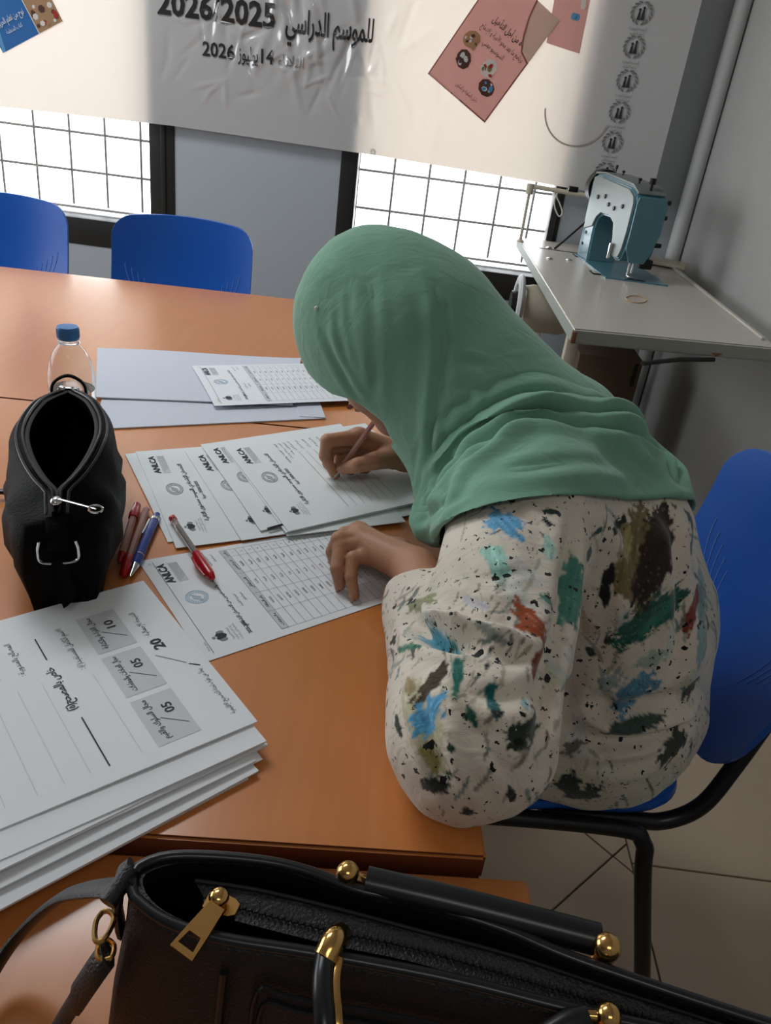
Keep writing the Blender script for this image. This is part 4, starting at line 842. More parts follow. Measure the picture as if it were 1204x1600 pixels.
def solid(poly, t0, t1, name, m_, bev=.006):
    b = MB().prism(poly, (M0 + wa * t0, ua, (0, 0, 1)), wa * (t1 - t0)); bm = bmesh.new(); me0 = bpy.data.meshes.new('x'); me0.from_pydata(b.v[0].tolist(), [], b.f); bm.from_mesh(me0)
    if bev: bmesh.ops.bevel(bm, geom=[e for e in bm.edges if e.calc_length() > .0 and e.is_manifold and e.calc_face_angle(0) > .5], offset=bev, segments=3, affect='EDGES')
    bm.verts.index_update(); b2 = MB().add([x.co[:] for x in bm.verts], [tuple(v_.index for v_ in fc.verts) for fc in bm.faces]); bm.free(); return b2.build(name, m_, sm, smooth=40)
solid(pr_, -T_, T_, 'machine_arm', MT['teal'])
cov = [(.0, .10), (.07, .12), (.088, .152), (.12, .172), (.19, .175), (.238, .157), (.258, .115), (.264, .068), (.30, .060), (.33, .066), (.345, .095), (.352, .15), (.352, .235), (.34, .255), (.30, .270), (.06, .278), (.0, .272)]
solid(cov, -T_ - .005, -T_ + .001, 'side_cover', MT['tealsil'], .0015)
solid([(-.02, .281), (.06, .289), (.30, .281), (.35, .264), (.35, .268), (.30, .287), (.06, .295), (-.02, .287)], -T_ * .9, T_ * .9, 'top_cover', MT['tealsil'], 0)
fpq = [(-.046, .255), (.046, .255), (.052, .235), (.052, .15), (.034, .085), (.02, .058), (-.03, .058), (-.05, .10), (-.05, .24)]
b = MB().prism(fpq, (M0 + ua * .361, wa, (0, 0, 1)), ua * .007); b.build('face_plate', MT['teal'], sm, smooth=30)
MB().cyl(M0 - ua * .02 + [0, 0, .235], M0 - ua * .055 + [0, 0, .235], .062, n=32).build('hand_wheel', MT['dark'], sm)
MB().cyl(M0 + ua * .315 + [0, 0, .06], M0 + ua * .315 + [0, 0, .012], .0045, n=10).build('needle_bar', MT['chrome'], sm); MB().cyl(M0 + ua * .34 + [0, 0, .065], M0 + ua * .34 + [0, 0, .022], .004, n=10).build('presser_bar', MT['chrome'], sm)
MB().box(M0 + ua * .335 + [0, 0, .010], (.030, .014, .004), rz=ang, bev=.001).build('presser_foot', MT['chrome'], sm)
MB().box(M0 + ua * .275 - wa * (T_ + .010) + [0, 0, .075], (.014, .01, .05), rz=ang, bev=.003).build('lift_lever', MT['chrome'], sm)
for s, t, z0_, h_, r_ in ((.33, .0, .266, .045, .010), (.28, -.02, .284, .02, .006), (.06, -.01, .29, .03, .004), (.10, .0, .29, .018, .005)):
    c = M0 + ua * s + wa * t; b = MB().cyl(c + [0, 0, z0_], c + [0, 0, z0_ + h_ * .6], r_ * .45, n=10); b.cyl(c + [0, 0, z0_ + h_ * .6], c + [0, 0, z0_ + h_], r_, n=14); b.build('tension_knob', MT['dark'], sm)
for t, z in ((.05, .20), (.055, .115), (.05, .245)): c = M0 + ua * .34 + wa * t + [0, 0, z]; MB().cyl(c, c + wa * .022, .008, .007, 12).build('thread_screw', MT['dark'], sm)
for s, z in ((.13, .225), (.17, .205), (.22, .20), (.07, .215), (.28, .215)): c = M0 + ua * s - wa * (T_ + .005) + [0, 0, z]; MB().cyl(c, c - wa * .004, .007, n=12).build('cover_screw', MT['dark'], sm)
for s, z in ((.01, .05), (.02, .09), (.0, .13)): c = M0 + ua * s - wa * (T_) + [0, 0, z]; MB().cyl(c, c - wa * .003, .005, n=10).build('cover_screw', MT['dark'], sm)
MB().box(M0 + ua * .34 + wa * .04 + [0, 0, .055], (.03, .04, .03), rz=ang, bev=.004).build('thread_cutter', MT['dark'], sm)
MB().tube([P(858, 388, SZ) + [.02, 0, .002], PY(943, 322, 3.0)], .005, 8).build('belt_rod', MT['dark'], sm)
tl_ = P(1015, 415, SZ); tag(MB().box(tl_ + np.array([.07, .03, .012]), (.13, .10, .012), rz=-.35, bev=.003).build('folded_cloth', MT['cream']), 'folded cream cloth lying behind the sewing machine needle', 'cloth')
pp_ = P(1005, 440, SZ); MB().box(P(990, 440, SZ) + [0, 0, .0055], (.07, .02, .003), rz=.0).build('slide_plate_gap', MT['dark'], sm)
# motor under the table
mo = thing('sewing_motor', 'cream electric motor hanging under the sewing table', 'motor', (.45, 2.80, .62))
mc = np.array([.46, 2.78, .665]); MB().lathe([(.001, -.10), (.05, -.10), (.072, -.085), (.078, -.06), (.078, .05), (.07, .07), (.045, .08), (.001, .08)], mc, 30, axis=(1, 0.0, 0)).build('housing', MT['cream'], mo)
MB().tube([mc + [-.105, .088 * math.cos(t), .088 * math.sin(t)] for t in np.linspace(.2, 3.3, 16)], .012, 8, flat=(1, 1.6)).build('belt_guard', MT['pipe'], mo)
MB().cyl(mc + [-.13, 0, 0], mc + [-.10, 0, 0], .05, n=24).build('pulley', MT['dark'], mo); MB().box(mc + [0, 0, .09], (.06, .05, .02)).build('bracket', MT['dark'], mo)
# cardboard box on the floor under the sewing table
cb = thing('cardboard_box', 'brown cardboard box on the floor under the sewing table', 'box', (.72, 2.85, 0))
MB().box((.70, 2.84, .2755), (.22, .26, .55), bev=.004).build('carton', MT['brown'], cb); MB().box((.79, 2.708, .50), (.012, .002, .08)).build('tape', MT['dark'], cb); MB().box((.77, 2.708, .38), (.012, .002, .06)).build('tape', MT['dark'], cb)
# ================================================================ smooth volumes for the figure
def cone(p, a, b, ra, rb):
    a = np.asarray(a, float); b = np.asarray(b, float); ab = b - a; L2 = ab @ ab
    t = np.clip(((p - a) @ ab) / L2, 0, 1); return np.linalg.norm(p - a - t[:, None] * ab, axis=1) - (ra + (rb - ra) * t)
def ell(p, c, R, r):      # R rows = axes
    q = (p - np.asarray(c, float)) @ np.asarray(R, float).T; r = np.asarray(r, float)
    k0 = np.linalg.norm(q / r, axis=1); k1 = np.linalg.norm(q / r ** 2, axis=1) + 1e-9; return k0 * (k0 - 1) / k1
def smin(a, b, k):
    h_ = np.clip(.5 + .5 * (b - a) / k, 0, 1); return b * (1 - h_) + a * h_ - k * h_ * (1 - h_)
def smax(a, b, k): return -smin(-a, -b, k)
def nets(sdf, lo, hi, h, lv=4, marg=1.25):
    lo = np.asarray(lo, float); hi = np.asarray(hi, float); S = 2 ** lv
    n = np.ceil((hi - lo) / (h * S)).astype(int) + 1
    c = np.stack(np.meshgrid(*[np.arange(k) for k in n], indexing='ij'), -1).reshape(-1, 3)
    for l in range(lv, -1, -1):
        size = h * 2 ** l; d = sdf(lo + (c + .5) * size); c = c[np.abs(d) < size * .87 * marg]
        if l: c = (c[:, None] * 2 + np.array([[i, j, k] for i in (0, 1) for j in (0, 1) for k in (0, 1)])[None]).reshape(-1, 3)
    M_ = 1 << 20
    key = lambda q: (q[..., 0].astype(np.int64) * M_ + q[..., 1]) * M_ + q[..., 2]
    offs = np.array([[i, j, k] for i in (0, 1) for j in (0, 1) for k in (0, 1)])
    ck = key(c[:, None] + offs[None] + 1); uk, inv = np.unique(ck, return_inverse=True); inv = inv.reshape(ck.shape)
    pc = np.stack([uk // (M_ * M_), (uk // M_) % M_, uk % M_], 1) - 1
    val = sdf(lo + pc * h); cv = val[inv]; act = (cv.min(1) < 0) & (cv.max(1) >= 0); c = c[act]; cv = cv[act]
    E_ = [(a, b) for a in range(8) for b in range(a + 1, 8) if np.abs(offs[a] - offs[b]).sum() == 1]
    s = np.zeros((len(c), 3)); w = np.zeros(len(c))
    for a, b in E_:
        m_ = (cv[:, a] < 0) != (cv[:, b] < 0); t = cv[m_, a] / (cv[m_, a] - cv[m_, b]); s[m_] += offs[a] + t[:, None] * (offs[b] - offs[a]); w[m_] += 1
    V = lo + (c + s / w[:, None]) * h
    kk = key(c + 1); order = np.argsort(kk); ks = kk[order]
    F = []
    vm = dict()
    for ax in range(3):
        e = np.zeros(3, int); e[ax] = 1; i0 = 0; i1 = [q for q in range(8) if (offs[q] == e).all()][0]
        m_ = (cv[:, 0] < 0) != (cv[:, i1] < 0); base = c[m_]; neg = cv[m_, 0] < 0
        b_ = np.zeros(3, int); b_[(ax + 1) % 3] = 1; c_ = np.zeros(3, int); c_[(ax + 2) % 3] = 1
        ids = []
        ok = np.ones(len(base), bool)
        for dlt in (0 * b_, -b_, -b_ - c_, -c_):
            k = key(base + dlt + 1); pos = np.clip(np.searchsorted(ks, k), 0, len(ks) - 1); ok &= ks[pos] == k; ids.append(order[pos])
        q = np.stack(ids, 1)[ok]; ng = neg[ok]; q[~ng] = q[~ng][:, ::-1]; F.append(q)
    return V, np.concatenate(F)
def vnormals(V, F):
    n = np.zeros_like(V); fn = np.cross(V[F[:, 2]] - V[F[:, 0]], V[F[:, 3]] - V[F[:, 1]])
    for k in range(4): np.add.at(n, F[:, k], fn)
    return n / (np.linalg.norm(n, axis=1)[:, None] + 1e-12)
def relax(V, F, it=1, f=.5):
    for _ in range(it):
        s = np.zeros_like(V); w = np.zeros(len(V))
        for a, b in ((0, 1), (1, 2), (2, 3), (3, 0)):
            np.add.at(s, F[:, a], V[F[:, b]]); np.add.at(s, F[:, b], V[F[:, a]]); np.add.at(w, F[:, a], 1); np.add.at(w, F[:, b], 1)
        V = V * (1 - f) + f * s / np.maximum(w, 1)[:, None]
    return V
def vnoise(p, seed=0):
    p = np.asarray(p, float); i = np.floor(p).astype(np.int64); f = p - i; f = f * f * (3 - 2 * f); out = 0
    for dx in (0, 1):
        for dy in (0, 1):
            for dz in (0, 1):
                h_ = ((i[:, 0] + dx) * 73856093) ^ ((i[:, 1] + dy) * 19349663) ^ ((i[:, 2] + dz) * 83492791) ^ (seed * 2654435761); h_ = (h_ ^ (h_ >> 13)) * 1274126177 & 0x7fffffff
                r = (h_ ^ (h_ >> 16)) % 65536 / 65535.
                out = out + r * np.where(dx, f[:, 0], 1 - f[:, 0]) * np.where(dy, f[:, 1], 1 - f[:, 1]) * np.where(dz, f[:, 2], 1 - f[:, 2])
    return out
def proj(V):
    c = (V - [0, 0, HC]) @ RM; return CX + FPX * c[:, 0] / c[:, 2], CY + FPX * c[:, 1] / c[:, 2], c[:, 2]
class Hit:
    def __init__(s, V): s.V = V; s.x, s.y, s.z = proj(V)
    def __call__(s, px, py, r=5):
        for k in (r, r * 2, r * 4, r * 8, 150):
            m_ = np.where((np.abs(s.x - px) < k) & (np.abs(s.y - py) < k))[0]
            if len(m_):
                near = m_[s.z[m_] < s.z[m_].min() + .02 + .0004 * k]; return s.V[near[np.argmin((s.x[near] - px) ** 2 + (s.y[near] - py) ** 2)]]
def polydist(V, pts):
    best = np.full(len(V), 9.); sb = np.zeros(len(V)); sg = np.zeros(len(V)); L = 0; pts = np.asarray(pts, float)
    for a, b in zip(pts[:-1], pts[1:]):
        ab = b - a; l2 = ab @ ab + 1e-12; t = np.clip(((V - a) @ ab) / l2, 0, 1); d = np.linalg.norm(V - a - t[:, None] * ab, axis=1); m_ = d < best
        best[m_] = d[m_]; sb[m_] = L + t[m_] * math.sqrt(l2); L += math.sqrt(l2)
    return best, sb, L

# ---- pose (metres, world): she sits facing -x, leaning far forward over the papers
HEADC = np.array([-.030, 1.050, 1.005]); FN = np.array([-.72, .22, -.66]); FN /= np.linalg.norm(FN)      # face normal
CH = np.array([.62, -.25, -.74]); CH -= FN * (CH @ FN); CH /= np.linalg.norm(CH); LAT = np.cross(CH, FN)   # chin direction, lateral
HR = np.array([FN, LAT, CH])
SL = np.array([.155, .800, .872]); EL = P(734, 1152, .812); WL = P(652, 896, .800)
SR = np.array([.215, 1.090, .885]); ER = np.array([.190, 1.180, .800]); WR = P(640, 710, .797)
HIP = np.array([.335, .945, .565]); WST = np.array([.335, .940, .68]); CST = np.array([.285, .940, .78]); UPB = np.array([.205, .950, .865]); NCK = np.array([.10, 1.0, .945])
LATB = np.array([.30, .95, 0.]); LATB /= np.linalg.norm(LATB)
I3 = np.eye(3)
def hl(f, l, c): return HEADC + FN * f + LAT * l + CH * c
CUFF = P(655, 938, .792); FD = CUFF - EL; FD /= np.linalg.norm(FD)
def capped(p, a, b, ra, rb):
    n = (np.asarray(b) - np.asarray(a)); n = n / np.linalg.norm(n); return smax(cone(p, a, b + n * .03, ra, rb), (p - b) @ n, .004)
def blouse_sdf(p):
    d = ell(p, HIP, I3, (.156, .205, .122))
    d = smin(d, ell(p, WST, I3, (.133, .175, .15)), .05)
    d = smin(d, ell(p, CST, [[.9, -.1, -.4], [.1, 1, 0], [.4, 0, .9]], (.104, .176, .14)), .05)
    d = smin(d, cone(p, UPB - LATB * .10, UPB + LATB * .12, .100, .088), .05)
    d = smin(d, cone(p, HIP + [-.02, -.09, -.03], [.08, .86, .545], .10, .085), .04); d = smin(d, cone(p, HIP + [-.02, .09, -.03], [.08, 1.04, .545], .10, .085), .04)
    d = smin(d, cone(p, SL, EL, .080, .070), .035)
    f = smin(capped(p, EL, CUFF, .064, .041), cone(p, EL, EL + FD * .05, .066, .062), .01)
    d = smin(d, f, .018)
    d = smax(d, -cone(p, CUFF - FD * .02, CUFF + FD * .05, .034, .036), .003)
    d = smin(d, cone(p, SR, ER, .074, .06), .04); d = smin(d, cone(p, ER, WR * .35 + ER * .65, .056, .048), .02)
    return np.maximum(d, .7507 - p[:, 2]) * ((p[:, 0] < .13) & (p[:, 1] < .8)) + d * ~((p[:, 0] < .13) & (p[:, 1] < .8))
HEM = None
def hij_outer(p):
    d = ell(p, HEADC, HR, (.123, .100, .136))
    d = smin(d, cone(p, HEADC + [.06, -.02, .0], UPB, .102, .118), .05)
    d = smin(d, cone(p, UPB, CST + [.005, 0, .03], .116, .112), .05)
    d = smin(d, cone(p, SL + [-.01, 0, .0], SL * .75 + EL * .25, .090, .088), .04)
    d = smin(d, blouse_sdf(p) - .009, .012)
    d = smin(d, cone(p, hl(.005, -.0, .10), [.092, .945, .845], .043, .052), .05)
    d = smin(d, cone(p, [.092, .945, .845], P(678, 815, .835), .050, .028), .03)
    return d
def hem_plane(p): return (p - HEMP) @ HEMN
def hijab_sdf(p):
    o = hij_outer(p); d = np.maximum(o, -(o + .0055))
    drape = ((p - P(700, 880, .80)) @ np.array([-.15, -.55, -.8])) 
    d = smax(d, hem_plane(p), .003)
    q = (p - HEADC) @ HR.T; f_, l_, c_ = q[:, 0], q[:, 1], q[:, 2]; fe = np.interp(c_, [-.08, 0, .035, .055, .10, .125], [.19, .112, .086, .052, .032, .040])
    op = np.maximum(np.maximum(fe - f_, np.abs(l_) - .088), np.maximum(-(c_ + .075), c_ - .130)); d = smax(d, -op, .008)
    d = np.maximum(d, -np.minimum(cone(p, WR, ER * .8 + WR * .2, .046, .05), cone(p, SR, ER, .072, .062)))
    return d
def pts2(*l): return [P(*q) for q in l]
FINGERS_L = [  # MCP, PIP, DIP, tip with radii
    (pts2((583, 868, .790), (551, 872, .790), (548, 902, .774), (553, 930, .7585)), (.0105, .0088, .0076, .0066)),
    (pts2((570, 850, .797), (532, 852, .797), (526, 888, .779), (531, 914, .7590)), (.0112, .0095, .0082, .0070)),
    (pts2((562, 840, .800), (529, 842, .802), (519, 862, .783), (521, 876, .7640)), (.0115, .0096, .0082, .0070)),
    (pts2((560, 832, .794), (538, 834, .795), (528, 846, .779), (527, 857, .7650)), (.0110, .0092, .0080, .0070))]
THUMB_L = (pts2((622, 862, .787), (588, 850, .776), (562, 858, .766), (545, 868, .7615)), (.016, .012, .0100, .0085))
FINGERS_R = [
    (pts2((560, 683, .826), (511, 688, .826), (507, 712, .803), (520, 737, .780)), (.0125, .0100, .0086, .0070)),
    (pts2((568, 690, .812), (514, 702, .803), (512, 724, .784), (524, 742, .7690)), (.0120, .0096, .0084, .0070)),
    (pts2((578, 698, .800), (528, 712, .787), (528, 730, .775), (548, 736, .7700)), (.0112, .0090, .0080, .0070)),
    (pts2((592, 706, .789), (552, 722, .777), (556, 732, .7710), (572, 734, .7700)), (.0102, .0082, .0074, .0066))]
THUMB_R = (pts2((616, 714, .800), (586, 720, .806), (558, 727, .800), (536, 733, .787)), (.0175, .0138, .0115, .0086))
def hand(p, wr, fs, th, elb):
    dirw = wr - elb; dirw = dirw / np.linalg.norm(dirw)
    d = cone(p, wr - dirw * .01, wr + dirw * .012, .0235, .0225)
    for (q, r) in fs: d = smin(d, cone(p, wr + dirw * .008, q[0], .018, r[0] + .0015), .012)
    for (qa, ra), (qb, rb) in zip(fs[:-1], fs[1:]): d = smin(d, cone(p, qa[0], qb[0], ra[0], rb[0]), .006)
    d = smin(d, cone(p, wr + dirw * .005, th[0][0], .020, th[1][0]), .012); d = smin(d, cone(p, th[0][0], fs[0][0][0] if th is THUMB_R else fs[3][0][0], .011, .009), .012)
    allf = None
    for q, r in list(fs) + [th]:
        f = cone(p, q[0], q[1], r[0], r[1] * .96); f = smin(f, cone(p, q[1], q[2], r[1], r[2] * .97), .0025); f = smin(f, cone(p, q[2], q[3], r[2], r[3]), .0025)
        allf = f if allf is None else np.minimum(allf, f)
    return smin(d, allf, .006)
def body_sdf(p):
    d = ell(p, hl(-.012, 0, -.02), HR, (.094, .075, .102))
    d = smin(d, ell(p, hl(.030, 0, .034), HR, (.064, .062, .088)), .02)
    d = smin(d, cone(p, hl(.035, 0, .075), hl(.062, 0, .108), .034, .020), .02)
    for s in (-1, 1):
        d = smin(d, cone(p, hl(.05, s * .040, .03), hl(.058, s * .034, .055), .022, .02), .015)          # cheeks
        d = smax(d, -ell(p, hl(.100, s * .031, .003), HR, (.018, .017, .011)), .008)
        d = smin(d, ell(p, hl(.079, s * .031, .004), HR, (.012, .014, .011)), .004)                       # lids
        d = smin(d, cone(p, hl(.086, s * .048, -.012), hl(.090, s * .016, -.016), .006, .007), .01)      # brow ridge
        d = smin(d, ell(p, hl(.0, s * .074, .012), HR, (.016, .007, .028)), .004)                         # ears
        d = smin(d, ell(p, hl(.090, s * .010, .041), HR, (.009, .007, .006)), .005)
    d = smin(d, cone(p, hl(.088, 0, -.004), hl(.101, 0, .034), .007, .0085), .009)
    d = smin(d, ell(p, hl(.090, 0, .058), HR, (.010, .023, .0055)), .004); d = smin(d, ell(p, hl(.088, 0, .069), HR, (.011, .019, .006)), .004)
    d = smin(d, cone(p, hl(-.02, 0, .06), NCK + [.05, -.02, -.04], .052, .056), .025); d = smin(d, cone(p, NCK + [.05, -.02, -.04], UPB + [0, 0, -.01], .056, .06), .03)
    d = smin(d, cone(p, UPB, WST, .07, .09), .04); d = smin(d, cone(p, WST, HIP, .09, .10), .04)
    d = smin(d, cone(p, UPB, SL, .045, .045), .03); d = smin(d, cone(p, UPB, SR, .045, .045), .03)
    d = smin(d, cone(p, SL, EL, .044, .036), .02); d = smin(d, cone(p, SR, ER, .044, .036), .02)
    aL = cone(p, EL, EL * .55 + WL * .45, .036, .036); aL = smin(aL, cone(p, EL * .55 + WL * .45, WL, .036, .0245), .01); d = smin(d, aL, .01)
    aR = cone(p, ER, ER * .55 + WR * .45, .036, .034); aR = smin(aR, cone(p, ER * .55 + WR * .45, WR, .034, .0235), .01); d = smin(d, aR, .01)
    for s, kx, ky in ((-1, -.10, .865), (1, -.11, 1.04)):
        hp = HIP + [-.02, s * .085, -.03]; k_ = np.array([kx, ky, .515]); a_ = np.array([kx + .10, ky, .085]); t_ = np.array([kx - .03, ky, .03])
        d = smin(d, cone(p, hp, k_, .072, .05), .03); d = smin(d, cone(p, k_, a_, .048, .032), .02); d = smin(d, cone(p, a_, a_ + [0, 0, -.04], .032, .03), .01); d = smin(d, cone(p, a_ + [0, 0, -.045], t_, .028, .02), .01)
    m_ = (p[:, 2] < .95) & (p[:, 0] < .12)
    if m_.any():
        q = p[m_]; dd = smin(d[m_], hand(q, WL, FINGERS_L, THUMB_L, EL), .012); d[m_] = smin(dd, hand(q, WR, FINGERS_R, THUMB_R, ER), .012)
    return d
HEMP = np.array([.2, .85, .8]); HEMN = np.array([0, 0, -1.])
# ================================================================ the woman
HEMN = np.array([.31, -.65, -.70]); HEMN /= np.linalg.norm(HEMN); HEMP = np.array([.160, .736, .944])
woman = thing('person', 'woman in a green headscarf and paint-splashed blouse bent over the table, writing with a pen', 'person', (float(HIP[0]), float(HIP[1]), .0))
def cloth_mat(name, rough=.85, weave=1400, sheen=.3, attr=None, col=(100, 140, 120), speck=False, wr=.25, wscale=28):
    M = mat(name, col, rough, sheen=sheen); nt = M.node_tree; b = nt.nodes['Principled BSDF']; N = nt.nodes.new; L = nt.links.new
    b.inputs['Specular IOR Level'].default_value = .25; tc = N('ShaderNodeTexCoord')
    last = None
    if attr:
        a = N('ShaderNodeVertexColor'); a.layer_name = attr; last = a.outputs[0]
        if speck:
            for sc_, th_, colr in ((60, .22, (12, 14, 12)), (120, .24, (20, 30, 26)), (30, .09, (24, 40, 34))):
                nz = N('ShaderNodeTexNoise'); nz.inputs['Scale'].default_value = sc_ * 1.3; ad = N('ShaderNodeMixRGB'); ad.inputs[0].default_value = .012; L(tc.outputs['Object'], ad.inputs[1]); L(nz.outputs[1], ad.inputs[2])
                vo = N('ShaderNodeTexVoronoi'); vo.inputs['Scale'].default_value = sc_; L(ad.outputs[0], vo.inputs['Vector'])
                ms = N('ShaderNodeTexNoise'); ms.inputs['Scale'].default_value = 9; L(tc.outputs['Object'], ms.inputs['Vector'])
                th = N('ShaderNodeMath'); th.operation = 'MULTIPLY'; L(ms.outputs[0], th.inputs[0]); th.inputs[1].default_value = th_ * 2.0
                rnd = N('ShaderNodeSeparateColor'); L(vo.outputs['Color'], rnd.inputs[0]); th2 = N('ShaderNodeMath'); th2.operation = 'MULTIPLY'; L(th.outputs[0], th2.inputs[0]); L(rnd.outputs[0], th2.inputs[1])
                lt = N('ShaderNodeMath'); lt.operation = 'LESS_THAN'; L(vo.outputs['Distance'], lt.inputs[0]); L(th2.outputs[0], lt.inputs[1])
                mx = N('ShaderNodeMix'); mx.data_type = 'RGBA'; L(lt.outputs[0], mx.inputs[0]); L(last, mx.inputs[6]); mx.inputs[7].default_value = srgb(*colr); last = mx.outputs[2]
        L(last, b.inputs['Base Color'])
    n1_ = N('ShaderNodeTexNoise'); n1_.inputs['Scale'].default_value = wscale; n1_.inputs['Detail'].default_value = 6; n1_.inputs['Distortion'].default_value = 1.2; mp = N('ShaderNodeMapping'); mp.inputs['Scale'].default_value = (1, 2.2, 1.2); mp.inputs['Rotation'].default_value = (.3, .5, .6)
    L(tc.outputs['Object'], mp.inputs[0]); L(mp.outputs[0], n1_.inputs['Vector']); bp1 = N('ShaderNodeBump'); bp1.inputs['Strength'].default_value = wr; bp1.inputs['Distance'].default_value = .006; L(n1_.outputs[0], bp1.inputs['Height'])
    n2_ = N('ShaderNodeTexNoise'); n2_.inputs['Scale'].default_value = weave; L(tc.outputs['Object'], n2_.inputs['Vector']); bp2 = N('ShaderNodeBump'); bp2.inputs['Strength'].default_value = .25; bp2.inputs['Distance'].default_value = .0006; L(n2_.outputs[0], bp2.inputs['Height']); L(bp1.outputs[0], bp2.inputs['Normal']); L(bp2.outputs[0], b.inputs['Normal'])
    return M
def skin_mat():
    M = mat('skin', (178, 130, 102), .48, spec=.4, bump=.25, bscale=300, var=.07, vscale=22); b = M.node_tree.nodes['Principled BSDF']
    b.inputs['Subsurface Weight'].default_value = .12; b.inputs['Subsurface Radius'].default_value = (1, .35, .18); b.inputs['Subsurface Scale'].default_value = .006; return M
def mesh_obj(name, V, F, m_, parent, colors=None):
    o0 = wloc(parent); me = bpy.data.meshes.new(name); me.vertices.add(len(V)); me.vertices.foreach_set('co', (V - o0).astype(np.float32).ravel())
    me.loops.add(len(F) * 4); me.loops.foreach_set('vertex_index', F.astype(np.int32).ravel()); me.polygons.add(len(F)); me.polygons.foreach_set('loop_start', np.arange(0, len(F) * 4, 4, dtype=np.int32)); me.polygons.foreach_set('loop_total', np.full(len(F), 4, dtype=np.int32))
    me.polygons.foreach_set('use_smooth', np.ones(len(F), bool)); me.update(); me.validate(); me.materials.append(m_)
    if colors is not None:
        a = me.color_attributes.new('Col', 'FLOAT_COLOR', 'POINT'); a.data.foreach_set('color', np.column_stack([colors, np.ones(len(V))]).astype(np.float32).ravel())
    o = bpy.data.objects.new(name, me); COL.objects.link(o); o.parent = parent; return o
def folds(V, F, lst, h):
    N_ = vnormals(V, F); D = np.zeros(len(V)); H = Hit(V)
    for amp, w, px in lst:
        pts = smooth_path([H(*q) for q in px], 4); d, s, L = polydist(V, pts); m_ = d < w * 3.2
        e = np.ones(len(V)); e[m_] = np.clip(np.minimum(s[m_], L - s[m_]) / (.25 * L) + .25, 0, 1)
        t = d[m_] / w; D[m_] += amp * (np.exp(-t * t) - .45 * np.exp(-((t - 1.7) ** 2))) * e[m_]
    return V + N_ * D[:, None]
# ---- body
V, F = nets(body_sdf, (-.32, .45, -.02), (.60, 1.40, 1.22), .0021, 5, 1.35); V = relax(V, F, 1, .4)
mesh_obj('body', V, F, skin_mat(), woman)
MNAIL = mat('nail', (176, 134, 112), .3)
def nail(q, r, up):
    a, b_ = q[2], q[3]; d = b_ - a; d /= np.linalg.norm(d); up = up - d * (up @ d); up /= np.linalg.norm(up); sdn = np.cross(d, up); c = b_ + up * r[3] * .55 + d * r[3] * .25
    bm = MB(); bm.sphere((0, 0, 0), 1, 12); v = bm.v[0]; bm.v[0] = c + v[:, :1] * d * r[3] * .95 + v[:, 1:2] * sdn * r[3] * .72 + v[:, 2:] * up * r[3] * .5; bm.build('fingernail', MNAIL, woman)
for (q, r) in FINGERS_L[:4]: nail(q, r, np.array([-.9, -.1, .4]))
nail(*THUMB_L, np.array([-.1, .3, 1.])); nail(*THUMB_R, np.array([.2, -.5, .9])); nail(*FINGERS_R[0], np.array([-.8, .0, .7]))
for s in (-1, 1):
    MB().sphere(hl(.0765, s * .031, .003), .0118, 16).build('eye', mat('eye_white', (225, 220, 214), .2), woman)
    MB().tube(smooth_path([hl(.089, s * .014, -.020), hl(.092, s * .030, -.026), hl(.082, s * .050, -.018)], 5), .0022, 6, flat=(1, .6)).build('eyebrow', mat('brow', (40, 28, 22), .8), woman)
MB().tube(smooth_path([hl(.0955, -.021, .061), hl(.0995, 0, .0605), hl(.0955, .021, .061)], 5), .0042, 8, flat=(1, .8)).build('lips', mat('lip', (150, 88, 78), .45), woman)
# ---- blouse
V, F = nets(blouse_sdf, (-.05, .38, .36), (.60, 1.35, 1.06), .0021, 5, 1.35)
Vb0 = V.copy()
BF = [(-.011, .012, [(890, 795), (893, 850), (884, 920), (868, 1000), (852, 1080), (846, 1150), (852, 1195)]),
      (-.016, .009, [(640, 960), (660, 985), (700, 1000), (748, 1003)]), (.012, .011, [(672, 968), (720, 985), (770, 995), (830, 1005)]), (-.003, .006, [(700, 955), (755, 968), (810, 990), (850, 1005)]),
      (-.006, .009, [(700, 1060), (745, 1085), (800, 1090), (845, 1075)]), (-.003, .007, [(715, 880), (760, 900), (830, 890)]), (.003, .008, [(705, 915), (760, 930), (830, 935)]),
      (-.011, .013, [(880, 1085), (940, 1100), (1010, 1098), (1085, 1070)]), (.010, .013, [(900, 1120), (960, 1132), (1030, 1125), (1088, 1100)]), (-.010, .011, [(900, 1150), (970, 1165), (1040, 1150), (1080, 1125)]), (-.007, .010, [(930, 1195), (990, 1195), (1040, 1175)]),
      (-.003, .007, [(660, 1080), (668, 1150), (690, 1220)]), (.003, .008, [(700, 1110), (712, 1190), (740, 1260)]), (-.003, .007, [(740, 1090), (760, 1160), (800, 1215)]), (.003, .007, [(640, 1040), (640, 1100), (660, 1180)]),
      (-.004, .010, [(905, 800), (930, 850), (925, 920)]), (.007, .012, [(940, 800), (970, 880), (960, 980)]), (-.007, .012, [(1040, 800), (1060, 880), (1062, 980), (1050, 1060)]), (-.003, .007, [(800, 800), (850, 830), (872, 870)]), (.003, .008, [(650, 950), (640, 990), (625, 1030)])]
V = folds(V, F, BF, .0026); N_ = vnormals(V, F)
V = V + N_ * ((vnoise(V * 26 + [3, 1, 7], 2) - .5) * .0050 + (vnoise(V @ np.array([[60, 8, 0], [0, 34, 10], [12, 0, 50.]]), 5) - .5) * .0022)[:, None]
V[:, 2] = np.where((V[:, 0] < .13) & (V[:, 1] < .78), np.maximum(V[:, 2], .7512), V[:, 2]); V = relax(V, F, 1, .4)
BASE = np.array(srgb(214, 205, 190)[:3]); C = np.tile(BASE, (len(V), 1)); H = Hit(V)
